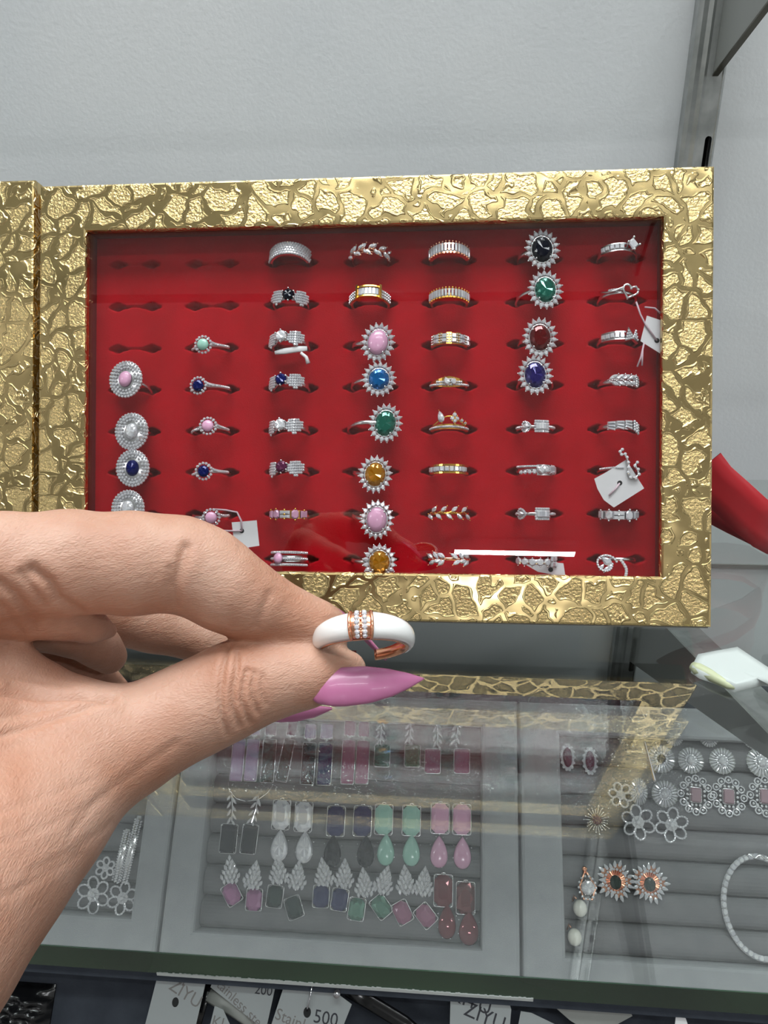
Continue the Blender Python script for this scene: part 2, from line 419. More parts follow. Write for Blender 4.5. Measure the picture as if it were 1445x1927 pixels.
def upper_bracket():
    tip = on_x(1346, 141, BX); e = on_x(1445, 11, BX); sl = (e.z-tip.z)/(tip.y-e.y)
    org = Vector((BX, PY, UZ)); r = empty('shelf_bracket', Matrix.Translation(org), 'grey tapered steel bracket at the top of the upright, dark bottom edge', 'bracket', 'shelf brackets')
    yb = PY - (UZ-.004-tip.z)/sl
    plate('bracket_plate', [(PY, tip.z), (PY, UZ), (yb-.05, UZ), (yb-.05, UZ-.004), (yb, UZ-.004)], .0025, M_greymetal, r, org)
    plate('bottom_rim', [(PY, tip.z-.0006), (PY, tip.z+.0006), (yb, UZ-.0038), (yb, UZ-.0050)], .0030, MATS['dark_bronze'], r, org)
    MB().box((-.001, 0, tip.z-UZ+.02), (.001, .006, tip.z-UZ+.04)).build('hook_lug', M_greymetal, r)
upper_bracket()
def lower_bracket():
    a, b = on_x(1259, 1176, BX), on_x(1445, 1346, BX); c, d = on_x(1292, 1307, BX), on_x(1436, 1393, BX)
    ext = lambda p, q, y: p.z + (q.z-p.z)*(y-p.y)/(q.y-p.y)
    gb = GT - GTH - .0012
    org = Vector((BX, PY, gb)); r = empty('shelf_bracket', Matrix.Translation(org), 'grey steel bracket arm under the glass shelf, white tape on it', 'bracket', 'shelf brackets')
    yf = .232; zf = min(ext(a, b, yf), gb-.002)
    yA = PY; plate('bracket_plate', [(yA, ext(a, b, yA)), (yf, zf), (yf, zf-.006), (yA, ext(c, d, yA))], .0024, M_greymetal, r, org)
    l0, l1 = on_x(1320, 1176, BX+.016), on_x(1375, 1220.5, BX+.016)
    mb = MB(); zz = lambda y: min(ext(l0, l1, y), gb-.0015)
    for t in (0, -.0015):
        mb.add([(0, yA-org.y, ext(a,b,yA)-gb+t), (0, yf-org.y, zf-gb+t), (.016, yf-org.y, zz(yf)-gb+t), (.016, yA-org.y, zz(yA)-gb+t)], [(0,1,2,3)])
    mb.build('top_flange', M_steel, r)
    MB().box((-.001, 0, ext(a,b,yA)-gb-.03), (.001, .006, ext(a,b,yA)-gb-.01)).build('hook_lug', M_greymetal, r)
    h = MB(); p = on_x(1441, 1300, BX+.009); h.prism(round_rect(.003, .007, .0029), -.0003, .0012, T(p.x-org.x, p.y-org.y, zf-gb+.354*(yf-p.y)*-1+.0012)); h.build('slot_hole', M_hole, r)
lower_bracket()

# ------------------------------------------------------------------ glass shelves
def shelf(zt, label, chip):
    root = empty('glass_shelf', T(0, GF, zt), label, 'shelf', 'glass shelves')
    x0, x1, D = -.75, .75, WALL_Y - .004 - GF - .008
    mb = MB().box((x0, .0004, -GTH), (x1, D, 0)); mb.build('glass_sheet', M_glass, root)
    MB().box((x0, 0, -GTH+.0006), (x1, .00035, -.0003)).build('polished_edge', M_edge, root)
    if chip:
        ar = MB(); random.seed(3); n = 160
        a, b = on_z(294, 1839, zt-GTH).x, on_z(1003, 1884, zt-GTH).x
        for i in range(n):
            u0, u1 = a+(b-a)*i/n, a+(b-a)*(i+1)/n; h = .0009+random.random()*.0004
            ar.box((u0, -.0003, -GTH-.0001), (u1, .0002, -GTH+h))
        ar.build('chipped_rim', M_arris, root)
    return root
shelf(GT, 'clear glass shelf with dark green front edge under the gold boxes', True)
shelf(UZ+GTH, 'upper clear glass shelf above the gold boxes', False)
# small white marks and the slip of tape on the shelf
def tape():
    q = [(1302, 1254), (1313, 1233), (1350, 1226), (1387, 1220), (1412, 1236), (1450, 1262), (1480, 1285), (1470, 1305), (1445, 1277), (1415, 1283), (1384, 1291), (1350, 1276), (1318, 1265)]
    P = [on_z(x, y, GT+.0035) for x, y in q]; o = P[6]
    root = empty('white_tape', Matrix.Translation(Vector((o.x, o.y, GT))), 'crumpled piece of white tape stuck on the glass over the lower bracket', 'tape')
    mb = MB(); pts = [(p.x-o.x, p.y-o.y) for p in P]
    n = len(pts); cxy = (sum(p[0] for p in pts)/n, sum(p[1] for p in pts)/n); rng = random.Random(5)
    vs = [(x, y, .0002) for x, y in pts] + [(x, y, .0032+rng.random()*.0012) for x, y in pts] + [(cxy[0]+(x-cxy[0])*.8, cxy[1]+(y-cxy[1])*.8, .0036+rng.random()*.0012) for x, y in pts] + [(cxy[0], cxy[1], .0042)]
    fs = [(i, (i+1) % n, (i+1) % n+n, i+n) for i in range(n)] + [(i+n, (i+1) % n+n, (i+1) % n+2*n, i+2*n) for i in range(n)] + [(i+2*n, (i+1) % n+2*n, 3*n) for i in range(n)]
    mb.add(vs, fs); mb.build('tape_fold', M_tape, root, smooth=True)
    e = MB(); L = [on_z(*p, GT+.003) for p in ((1303, 1250), (1313, 1256), (1330, 1264), (1352, 1276), (1372, 1287), (1384, 1291))]
    e.tube([(p.x-o.x, p.y-o.y, .0022) for p in L], [.002, .0028, .0026, .0022, .0016, .0008], 8); e.build('rolled_edge', M_tapeold, root, smooth=True)
tape()
pn = [on_z(1213, 1396, GT+.0006), on_z(1232, 1470, GT+.0006)]
pin = empty('pin', Matrix.Translation(pn[0]), 'thin silver pin lying on the glass above the flower earrings', 'pin')
MB().tube([(0,0,0), pn[1]-pn[0]], [.0002, .0005], 6).build('needle', M_silver, pin)

# ------------------------------------------------------------------ gold boxes
LEAN = math.radians(26); ROLL = math.radians(.55)
BP = at(705, 1168.5, .34)
_x0 = Vector((1, 0, 0)); _u0 = Vector((0, math.sin(LEAN), math.cos(LEAN))); BN = Vector((0, -math.cos(LEAN), math.sin(LEAN)))
BXV = _x0*math.cos(-ROLL) + _u0*math.sin(-ROLL) if False else _x0*math.cos(ROLL) + _u0*math.sin(ROLL); BU = BN.cross(BXV)
def bl(px, py, z=0.0):                                     # box-local position of the point at height z over the front face
    p = on(px, py, BP + BN*z, BN) - BP; return p.dot(BXV), p.dot(BU)
BOXM = frame(BP, BXV, BU, BN)
x0 = (bl(68, 1120)[0] + bl(76, 352)[0])/2; x1 = bl(1344, 1100)[0] - .001; BH = (bl(77, 351)[1] + bl(1333, 310)[1])/2; BTH = .0255
w0 = bl(160, 700)[0]; w1 = (bl(1246, 700)[0]); v0 = bl(1000, 1082)[1]; v1 = (bl(170, 433)[1] + bl(1240, 409)[1])/2
VZ = -.0135
COLX = [253, 399, 548, 697, 845, 1006, 1160]; ROWY = [498, 578, 657, 735, 813, 890, 969, 1053]
def slit_px(c, r):
    return COLX[c], ROWY[r] - (9 if r < 4 else 9*(7-r)/4)*c/6*(1.2 if r < 4 else .8)
SLITS = {(c, r): bl(*slit_px(c, r), VZ) for c in range(7) for r in range(8)}
def velvet_mesh():
    a, b, c, d = w0-.004, w1+.004, v0-.004, v1+.004
    nx, ny = int((b-a)/.0008), int((d-c)/.00055)
    X, Y = np.meshgrid(np.linspace(a, b, nx), np.linspace(c, d, ny), indexing='xy'); Zd = np.zeros_like(X)
    for (sx, sy) in SLITS.values():
        dx = np.abs(X-sx); dy = np.abs(Y-sy)
        hh = .00035 + .0014*np.exp(-((dx-.0088)/.0024)**2) + .0006*np.exp(-((dx-.0065)/.003)**2)
        dep = np.clip(1.35*(1-(dy/hh)**2), 0, 1) * (dx < .0125) * (.0018 + .0045*np.exp(-((dx-.0085)/.004)**2))
        Zd = np.minimum(Zd, -dep)
        Zd += np.exp(-((dx/.012)**2 + (dy/.0035)**2))*.0007
    V = np.stack([X, Y, Zd+VZ], -1).reshape(-1, 3)
    i = np.arange(nx*ny).reshape(ny, nx); F = np.stack([i[:-1,:-1], i[:-1,1:], i[1:,1:], i[1:,:-1]], -1).reshape(-1, 4)
    me = bpy.data.meshes.new('velvet_insert'); me.vertices.add(len(V)); me.vertices.foreach_set('co', V.ravel())
    me.loops.add(F.size); me.loops.foreach_set('vertex_index', F.ravel()); me.polygons.add(len(F))
    me.polygons.foreach_set('loop_start', np.arange(0, F.size, 4)); me.polygons.foreach_set('loop_total', np.full(len(F), 4)); me.polygons.foreach_set('use_smooth', np.ones(len(F), bool))
    me.materials.append(M_red); me.update(calc_edges=True); me.validate(); return me
def ring4(mb, A, B):                                      # faces between two 4-corner loops
    b = len(mb.v); mb.add(list(A)+list(B), [(i, (i+1) % 4, (i+1) % 4+4, i+4) for i in range(4)])
def corners(a, c, b, d, z): return [(a, c, z), (b, c, z), (b, d, z), (a, d, z)]
def gold_box(M, label, proto=None):
    root = empty('ring_display_box', M, label, 'jewellery box', 'gold ring boxes')
    mb = MB(); e = .0011
    Lp = [corners(x0, 0, x1, BH, -BTH), corners(x0, 0, x1, BH, -e), corners(x0+e*.3, e*.3, x1-e*.3, BH-e*.3, -e*.3), corners(x0+e, e, x1-e, BH-e, 0),
          corners(w0-e, v0-e, w1+e, v1+e, 0), corners(w0-e*.3, v0-e*.3, w1+e*.3, v1+e*.3, -e*.3), corners(w0, v0, w1, v1, -e), corners(w0, v0, w1, v1, -.0035)]
    for A, B in zip(Lp, Lp[1:]): ring4(mb, A, B)
    mb.build('frame', M_gold, root)
    mb = MB(); ring4(mb, corners(w0-.0002, v0-.0002, w1+.0002, v1+.0002, -.0034), corners(w0-.0015, v0-.0015, w1+.0015, v1+.0015, VZ-.004)); mb.build('lining', M_redwall, root)
    MB().box((w0-.0015, v0-.0015, -.0042), (w1+.0015, v1+.0015, -.0030)).build('glass_pane', M_pane, root)
    put('velvet_insert', VEL, root)
    mb = MB().box((x0+.001, .0008, -BTH-.0008), (x1-.001, BH-.001, -BTH+.001)); mb.box((x0+.001, -.0006, -BTH-.0008), (x1-.001, -.0001, -.0015)); mb.build('back_panel', M_under, root)
    # folded-back lid that props the box up
    hy, hz = BH-.002, -BTH-.002
    top = M @ Vector((0, hy, hz)); need = top.z - GT - .0018; Ll = .190; 
    dirw = Vector((0, math.sqrt(Ll*Ll-need*need), -need)).normalized(); dl = M.to_3x3().inverted() @ dirw; xx = Vector((1, 0, 0)); dl = (dl - xx*dl.x).normalized(); nl = xx.cross(dl)
    if nl.z > 0: nl = -nl
    o = Vector((0, hy, hz)); mb = MB()
    f_ = lambda x, t, k: tuple(o + dl*t + nl*k + xx*x)
    for (xa, xb, ta, tb) in ((x0+.001, x1-.001, 0, .022), (x0+.001, x1-.001, Ll-.022, Ll), (x0+.001, x0+.022, .022, Ll-.022), (x1-.022, x1-.001, .022, Ll-.022)):
        p = [f_(xa, ta, 0), f_(xb, ta, 0), f_(xb, tb, 0), f_(xa, tb, 0), f_(xa, ta, .006), f_(xb, ta, .006), f_(xb, tb, .006), f_(xa, tb, .006)]
        mb.add(p, [(3,2,1,0),(4,5,6,7),(0,1,5,4),(1,2,6,5),(2,3,7,6),(3,0,4,7)])
    lid = mb.build('lid', M_gold, root)
    mb = MB(); p = [f_(x0+.02, .02, .001), f_(x1-.02, .02, .001), f_(x1-.02, Ll-.02, .001), f_(x0+.02, Ll-.02, .001)]
    p += [tuple(Vector(q)+nl*.003) for q in p]; mb.add(p, [(3,2,1,0),(4,5,6,7),(0,1,5,4),(1,2,6,5),(2,3,7,6),(3,0,4,7)]); mb.build('lid_panel', M_under, lid)
    # hinges on the top edge
    hx = bl(258, 342, -BTH*.8)[0]
    h = MB().tube([(hx-.0035, BH-.0008, -BTH*.8), (hx+.0035, BH-.0008, -BTH*.8)], .0032, 12); h.box((hx-.003, BH-.0002, -BTH), (hx+.003, BH+.0006, -BTH*.5)); h.build('hinge', M_bronze, root, smooth=True)
    hx = bl(1150, 310, -BTH*.8)[0]; h = MB()
    h.tube([(hx+t*.0115, BH+.0002+.0038*math.sin(math.pi*(t+1)/2)**.8*(1 if t < .35 else .55), -BTH*.8) for t in np.linspace(-1, 1, 15)], .0007, 8, flat=4, up=(0,0,1))
    h.tube([(hx-.003, BH+.001, -BTH*.8), (hx+.006, BH+.001, -BTH*.8)], .0014, 8); h.build('hinge', M_bronze, root, smooth=True)
    return root
VEL = velvet_mesh()
box = gold_box(BOXM, 'gold embossed ring box with a full red velvet window of rings')
def ribbon():
    pts = [(1322, 880, .366), (1344, 908, .364), (1378, 938, .361), (1412, 970, .358), (1442, 994, .358), (1458, 1004, .363), (1462, 1004, .370), (1448, 1004, .378), (1420, 990, .387), (1384, 972, .394), (1344, 951, .40), (1318, 935, .404)]
    ctr = [on_y(*p) for p in pts]; up = [Vector((0, .05, 1)).normalized()]*len(ctr); inv = BOXM.inverted(); mb = MB(); hw = .0112; th = .0004
    n = len(ctr); vs = []
    for i, c in enumerate(ctr):
        t = (ctr[min(i+1, n-1)]-ctr[max(i-1, 0)]).normalized(); u = (Vector((0, 0, 1)) - t*t.z*.85).normalized(); s = t.cross(u).normalized()
        for a in (-1, -.3, .3, 1):
            for k in (-1, 1): vs.append(inv @ (c + u*hw*a + s*th*k))
    fs = []
    for i in range(n-1):
        b, d = i*8, i*8+8
        for a in range(3):
            fs += [(b+a*2, b+a*2+2, d+a*2+2, d+a*2), (b+a*2+1, d+a*2+1, d+a*2+3, b+a*2+3)]
        fs += [(b, d, d+1, b+1), (b+6, b+7, d+7, d+6)]
    mb.add(vs, fs); tag(mb.build('ribbon', M_ribbon, box, smooth=True), label='red satin ribbon')
ribbon()
gap = (bl(72, 500)[0]-bl(64, 500)[0])
box2 = gold_box(BOXM @ T(-(x1-x0)-gap-.0006, .0030, 0), 'gold embossed box left of the big one, cut by the photo edge')

# ------------------------------------------------------------------ rings in the box
HEADZ = -.0052
def arcM(R, phi, y=0, lift=0): return Ry(math.radians(phi)) @ T(0, y, R+lift)
MESH = {}
def cached(key, fn, name, m, smooth=False):
    k = (key, m.name if not isinstance(m, list) else m[0].name)
    if k not in MESH:
        mb = MB(); fn(mb); MESH[k] = mb.mesh(name, m, smooth)
    return MESH[k]
def shank(root, R, metal, wy=.0011, t=.0006):
    mb = MB(); mb.tube([(R*math.sin(a), 0, R*math.cos(a)) for a in np.linspace(0, 2*math.pi, 49)[:-1]], t, 8, True, flat=wy/t, up=(0, 1, 0))
    return mb.build('shank', metal, root, smooth=True)
def pave(mb, M, r): mb.gem(ell(r, r, 6), M, .5, r*.75, r*.5)
def headM(R, phi, nl, roll, k=.75, lift=0):              # a head on the shank that turns k of the way towards the glass
    A = Ry(math.radians(phi)); p = A @ Vector((0, 0, R)); z0_ = (A @ Vector((0, 0, 1)))
    z = (z0_*(1-k) + nl*k).normalized(); x = (Vector((1, 0, 0)) - z*z.x).normalized(); y = z.cross(x)
    return frame(p + z*lift, x, y, z) @ Rz(math.radians(roll))

def k_sunburst(root, R, phi, nl, col, smooth=False, roll=-12, rx=.0046, ry=.0058, n=18, dome=None):
    shank(root, R-.0012, M_silver, .001, .0006)
    H = headM(R, phi, nl, roll, .85)
    st = cached(('sbst', rx, ry, smooth), lambda mb: mb.cab(ell(rx, ry, 24), None, .0022) if smooth else mb.gem(ell(rx, ry, 16), None, .6, .0017, .0022), 'center_stone', col, smooth)
    put('center_stone', st, root, H @ T(0, 0, .0006))
    def setg(mb):
        mb.tube([(rx*1.02*math.cos(a), ry*1.02*math.sin(a), .0001) for a in np.linspace(0, 2*math.pi, 25)[:-1]], .00045, 6, True)
        for i in range(n):
            a = 2*math.pi*(i+.5)/n; mb.ball(((rx+.0031)*math.cos(a), (ry+.0031)*math.sin(a), .0004), .00042)
        for a in (45, 135, 225, 315): a = math.radians(a); mb.ball((rx*.93*math.cos(a), ry*.93*math.sin(a), .0012), .0006)
        mb.tube([((rx+.0014)*math.cos(a), (ry+.0014)*math.sin(a), -.0008) for a in np.linspace(0, 2*math.pi, 33)[:-1]], .0005, 6, True)
    s = put('halo', cached(('sbset', rx, ry, n), setg, 'halo', M_silver, True), root, H)
    g = cached('sbhalo', lambda mb: mb.gem(pear(.0012, .0015, 9), None, .5, .0007, .0008), 'halo_stone', M_cry)
    for i in range(n):
        a = 2*math.pi*(i+.5)/n; put('halo_stone', g, s, T((rx+.0017)*math.cos(a), (ry+.0017)*math.sin(a), .0003) @ Rz(a-math.pi/2))
def k_halo2(root, R, phi, nl, col, smooth=False, roll=-10):
    shank(root, R-.001, M_silver, .0009, .0006); H = headM(R, phi, nl, roll, .9); rx, ry = .0031, .0038
    put('center_stone', cached(('h2st', smooth), lambda mb: mb.cab(ell(rx, ry, 24), None, .0018) if smooth else mb.gem(ell(rx, ry, 14), None, .6, .0014, .0015), 'center_stone', col, smooth), root, H @ T(0, 0, .0008))
    def hal(mb):
        for q, m, r in ((.0016, 20, .00068), (.0030, 26, .0008), (.0043, 32, .00075)):
            for i in range(m):
                a = 2*math.pi*i/m; pave(mb, T((rx+q)*math.cos(a), (ry+q)*math.sin(a), .0007-q*.12), r)
    h = put('halo', cached('h2set', lambda mb: mb.prism(ell(rx+.0047, ry+.0047, 36), -.0006, .0003, None, .0002), 'halo', M_silver, True), root, H)
    put('pave_stones', cached('h2pv', hal, 'pave_stones', M_cry), h)
def k_swirl(root, R, phi, nl, col, smooth=False, roll=0):
    shank(root, R-.0008, M_silver, .0008, .0006); H = headM(R, phi, nl, roll, .6); r = .0028
    put('center_stone', cached(('sw', smooth), lambda mb: mb.cab(ell(r, r, 20), None, .0016) if smooth else mb.gem(ell(r, r, 12), None, .6, .0013, .0016), 'center_stone', col, smooth), root, H @ T(0, 0, .0009))
    def hal(mb):
        for i in range(15): a = 2*math.pi*i/15; pave(mb, T((r+.0009)*math.cos(a), (r+.0009)*math.sin(a), .0005), .00075)
        mb.ball((r*.8, r*.8, .0012), .0005); mb.ball((-r*.8, r*.8, .0012), .0005); mb.ball((r*.8, -r*.8, .0012), .0005); mb.ball((-r*.8, -r*.8, .0012), .0005)
    put('halo', cached('swh', hal, 'halo', M_cry), root, H)
    mb = MB()
    for i, f in enumerate(range(int(phi)+20, 74, 5)): pave(mb, arcM(R, f, .0014*math.exp(-i*.4), -.0002), .0008)
    for f in range(int(phi)-20, -75, -6): pave(mb, arcM(R, f, -.0012, -.0002), .0007)
    mb.build('shoulder_stones', M_cry, root)
def k_petal(root, R, phi, nl, col, smooth=False, left=True):
    shank(root, R-.0012, M_silver, .0014, .0006); H = headM(R, phi, nl, 0, .4, .0012); r = .0028
    put('center_stone', cached('pt', lambda mb: mb.gem(ell(r, r, 12), None, .6, .0014, .002), 'center_stone', col), root, H)
    put('prongs', cached('ptp', lambda mb: [mb.tube([(r*.5*math.cos(a), r*.5*math.sin(a), -.0022), (r*1.1*math.cos(a), r*1.1*math.sin(a), -.0004), (r*.98*math.cos(a), r*.98*math.sin(a), .001)], .0004, 6) or mb.ball((r*1.03*math.cos(a), r*1.03*math.sin(a), .001), .00058) for a in [math.radians(x) for x in range(30, 390, 60)]], 'prongs', M_silver, True), root, H)
    for s, c, half in ((1, phi+38, 26), (-1, phi-36, 24)):
        mb = MB(); base = MB()
        f = c-half
        while f <= c+half:
            t = (f-c)/half; wv = .0032*max(0, 1-t*t*.92)**.8; nrow = max(1, int(wv/.00062))
            for k in range(-nrow//2, nrow//2+1): pave(mb, arcM(R, f, k*.00125 + .0006*t*s, .0002), .0007)
            f += 6
        o = [(t, .0033*max(0, 1-t*t)**.8) for t in np.linspace(-1, 1, 9)]
        vs = []; 
        for t, wv in o:
            for y in (-wv, wv):
                for l in (-.0009, -.0003): vs.append(arcM(R, c+half*t*1.05, y+.0006*t*s, l) @ Vector((0, 0, 0)))
        fs = []
        for i in range(8):
            b = i*4; fs += [(b, b+4, b+6, b+2), (b+1, b+3, b+7, b+5), (b, b+1, b+5, b+4), (b+2, b+6, b+7, b+3)]
        base.add(vs, fs); p = base.build('petal', M_silver, root); mb.build('pave_stones', M_cry, p)
def gems_on_arc(root, R, items, metal, prong=.0004, name='baguette_stone'):   # items: (phi, y, outline, rot, mat, dome)
    pr = MB()
    for it in items:
        phi, y, out, rot, m = it[:5]; lift = it[5] if len(it) > 5 else .0004
        me = cached(('ga', tuple(out)), lambda mb: mb.step(out, None, .0007) if len(out) in (4, 8) else mb.gem(out, None, .55, .0009, .0009), name, m)
        M = arcM(R, phi, y, lift) @ Rz(math.radians(rot)); put(name, me, root, M)
        ex = max(p[1] for p in out); 
        for s in (-1, 1):
            if prong: pr.ball(tuple((M @ T(0, s*(ex+prong*.5), .0003)).translation), prong)
    if pr.v: pr.build('prongs', metal, root, smooth=True)
def arcstrip(mb, R, f0, f1, ya, yb, l0, l1, n=14):
    vs = []
    for i in range(n+1):
        f = f0+(f1-f0)*i/n; a = ya(f) if callable(ya) else ya; b = yb(f) if callable(yb) else yb
        for y, l in ((a, l0), (b, l0), (b, l1), (a, l1)): vs.append(arcM(R, f, y, l).translation)
    fs = [(3,2,1,0), tuple(n*4+k for k in range(4))]
    for i in range(n):
        for k in range(4): fs.append((i*4+k, i*4+(k+1) % 4, i*4+4+(k+1) % 4, i*4+4+k))
    mb.add(vs, fs)
def k_pave_band(root, R, phi, nl, metal=None):
    metal = metal or M_silver; shank(root, R-.0012, metal, .0014, .0006); b = MB(); arcstrip(b, R, -70, 70, -.0032, .0032, -.0012, -.0004); b.build('wide_band', metal, root); mb = MB()
    for i, f in enumerate(np.arange(-68, 69, 6.8)):
        for k in range(-2, 3): pave(mb, arcM(R, f+(k % 2)*3.2, k*.0014, 0), .0008)
    mb.build('pave_stones', M_cry, root)
def k_comb(root, R, phi, nl, metal, h=.0019, mix=False, half=60, step=8.6):
    shank(root, R-.0012, metal, .0010, .0006); b = MB(); arcstrip(b, R, -half-4, half+4, -h*1.2, -h*.8, -.001, .0007); arcstrip(b, R, -half-4, half+4, h*.75, h*.95, -.001, .0002); b.build('setting', metal, root)
    it = [(f, 0, rect(.00055, h), 0, M_cry) for f in np.arange(-half, half+1, step)]; gems_on_arc(root, R, it, metal, .00052)
def k_barset(root, R, phi, nl, metal):
    shank(root, R-.0012, metal, .0016, .0007); b = MB()
    for f in (-29, 29): arcstrip(b, R, f-3, f+3, -.0036, .0036, -.0012, .0016, 2)
    arcstrip(b, R, -28, 28, .0022, .0029, -.001, .0012); arcstrip(b, R, -28, 28, -.0029, -.0022, -.001, .0012); arcstrip(b, R, -72, -30, -.0024, .0024, -.0012, -.0001); arcstrip(b, R, 30, 72, -.0024, .0024, -.0012, -.0001)
    b.build('setting', metal, root); gems_on_arc(root, R, [(f, 0, rect(.00078, .002), 0, M_cry) for f in (-22, -13.2, -4.4, 4.4, 13.2, 22)], metal, 0); mb = MB()
    for s in (-1, 1):
        for f in range(36, 72, 7):
            for k in (-1, 0, 1): pave(mb, arcM(R, s*f, k*.0015, 0), .0007)
    mb.build('pave_stones', M_cry, root)
def k_blocks(root, R, phi, nl, metal):
    shank(root, R-.0012, metal, .0014, .0007); b = MB(); arcstrip(b, R, -66, 66, -.0024, .0024, -.0012, -.0001); 
    for f in (-50, -26, 0, 26, 50): arcstrip(b, R, f-7.2, f+7.2, -.0027, .0027, -.0003, .0004, 3)
    b.build('setting', metal, root); mb = MB()
    for f in (-50, -26, 0, 26, 50):
        for a in (-3.4, 3.4):
            for k in (-1.5, -.5, .5, 1.5): pave(mb, arcM(R, f+a, k*.0012, .0005), .0005)
    mb.build('pave_stones', M_cry, root)
    gems_on_arc(root, R, [(f, y, rect(.0011, .001), 0, M_cry) for f in (-38, -13, 13, 38, 62) for y in (-.0011, .0011)], metal, 0, 'square_stone')
def k_tapered(root, R, phi, nl, metal):
    shank(root, R-.0012, metal, .0010, .0006); b = MB(); wv = lambda f: .0008+.0022*(1-abs(f)/72); arcstrip(b, R, -72, 72, lambda f: -wv(f)*.7, wv, -.0012, 0); b.build('setting', metal, root); mb = MB()
    for f in range(-66, 67, 6):
        m = max(1, int(wv(f)/.0009))
        for k in range(m): pave(mb, arcM(R, f, -wv(f)*.3+k*.0012, .0001), .00062)
    mb.build('pave_stones', M_cry, root); gems_on_arc(root, R, [(-6, .0004, marq(.0014, .0022, 5), 20, M_cry, .0008), (12, .0004, ell(.0013, .0016, 8), 0, M_cry, .0008)], metal, .0003, 'center_stone')
def k_crown(root, R, phi, nl, metal):
    shank(root, R-.0012, metal, .0010, .0006); b = MB(); arcstrip(b, R, -68, 68, -.0016, .0006, -.0012, 0); b.build('setting', metal, root); mb = MB()
    for f in range(-66, 67, 5): pave(mb, arcM(R, f, -.0006, .0001), .00065)
    mb.build('pave_stones', M_cry, root)
    it = [(-22, .0038, pear(.0017, .0028, 10), 15, M_cry, .001), (8, .0028, ell(.0011, .0011, 6), 0, M_cry, .001), (14, .0045, ell(.0011, .0011, 6), 0, M_cry, .001), (20, .0028, ell(.0011, .0011, 6), 0, M_cry, .001), (14, .0016, ell(.001, .001, 6), 0, M_cry, .001), (34, .0022, ell(.0008, .0008, 6), 0, M_cry, .0008), (46, .0014, ell(.0006, .0006, 6), 0, M_cry, .0006)]
    gems_on_arc(root, R, it, metal, .0004, 'crown_stone')
    b = MB(); b.tube([arcM(R, f, .0006+.0034*math.cos(math.radians(f*1.6))**2, .0002).translation for f in range(-50, 51, 5)], .0004, 6); b.build('crown_arch', metal, root, smooth=True)
def k_channel(root, R, phi, nl, metal):
    shank(root, R-.0012, metal, .0013, .0006); b = MB(); arcstrip(b, R, -62, 62, .0013, .0021, -.001, .0007); arcstrip(b, R, -62, 62, -.0021, -.0013, -.001, .0007); b.build('setting', metal, root)
    gems_on_arc(root, R, [(f, 0, rect(.0010, .0012), 0, M_cry) for f in range(-58, 59, 13)], metal, 0, 'square_stone')
def k_vine(root, R, phi, nl, metal, big=False):
    shank(root, R-.0012, metal, .0007, .0005); it = []
    for i, f in enumerate(range(-56, 60, 14)):
        it.append((f, .0016*(1 if i % 2 else -1), marq(.0010, .0020, 5), -50 if i % 2 else -130, M_cry, .0006))
        it.append((f+6, .0012*(-1 if i % 2 else 1), marq(.0008, .0017, 5), 40 if i % 2 else -40, M_cry, .0006)) if not big else None
    gems_on_arc(root, R, it, metal, .0004, 'leaf_stone'); b = MB(); b.tube([arcM(R, f, .0005*math.sin(f*.2), .0002).translation for f in range(-66, 67, 6)], .0005, 6); b.build('stem', metal, root, smooth=True)
def k_leafcluster(root, R, phi, nl, metal):
    shank(root, R-.0012, metal, .0008, .0005); it = []
    for c in (-34, 26):
        for k, (a, y, r) in enumerate(((-14, .0012, 60), (-8, -.0016, 120), (2, .0016, 40), (6, -.001, 100), (16, .0014, 60), (16, -.0018, 130))): it.append((c+a, y, marq(.0011, .0022, 5), r, M_cry, .0007))
    gems_on_arc(root, R, it, metal, .0004, 'leaf_stone')
def k_pearrect(root, R, phi, nl, metal, fp=-30, fr=14):
    shank(root, R-.0012, metal, .0009, .0006); b = MB(); arcstrip(b, R, fr-19, fr+19, -.0026, .0026, -.001, .0001); arcstrip(b, R, fp-13, fp+13, lambda f: -.0024*math.sqrt(max(.05, 1-((f-fp)/13)**2)), lambda f: .0024*math.sqrt(max(.05, 1-((f-fp)/13)**2)), -.001, .0001); b.build('setting', metal, root); mb = MB()
    for f in np.arange(fr-18, fr+18.1, 5.1):
        for y in (-.0023, .0023): pave(mb, arcM(R, f, y, .0002), .00062)
    for f in (fr-19, fr+19):
        for y in (-.0012, 0, .0012): pave(mb, arcM(R, f, y, .0002), .00062)
    for i in range(14): a = 2*math.pi*i/14; pave(mb, arcM(R, fp+12.5*math.cos(a), .0021*math.sin(a)*(1-.4*math.cos(a)), .0002), .0006)
    for f in list(range(-66, int(fp-14), 6)) + list(range(int(fr+24), 68, 6)): pave(mb, arcM(R, f, 0, -.0001), .0008)
    mb.build('pave_stones', M_cry, root); gems_on_arc(root, R, [(f, 0, rect(.0007, .0016), 0, M_cry) for f in np.arange(fr-13, fr+13.1, 6.5)], metal, 0); gems_on_arc(root, R, [(fp, 0, pear(.0013, .0019, 10), -90, M_cry)], metal, .0003, 'pear_stone')
def k_bezel(root, R, phi, nl, metal):
    shank(root, R-.0012, metal, .0009, .0006); b = MB(); arcstrip(b, R, -64, 4, .0011, .0021, -.001, .0001); arcstrip(b, R, 0, 62, -.0024, .0024, -.0011, -.0001); b.build('setting', metal, root); mb = MB()
    for f in range(-62, 5, 5): pave(mb, arcM(R, f, .0016, .0002), .0006)
    for f in range(-46, 0, 13): pave(mb, arcM(R, f, -.001, .0002), .0011)
    mb.build('pave_stones', M_cry, root); gems_on_arc(root, R, [(10, 0, pear(.0018, .0024, 10), 60, M_cry, .0006), (27, 0, pear(.0018, .0024, 10), -120, M_cry, .0006), (45, .0002, rect(.0018, .0018), 10, M_cry, .0004), (58, .0, rect(.0012, .0018), 0, M_cry, .0003)], metal, .0003, 'side_stone')
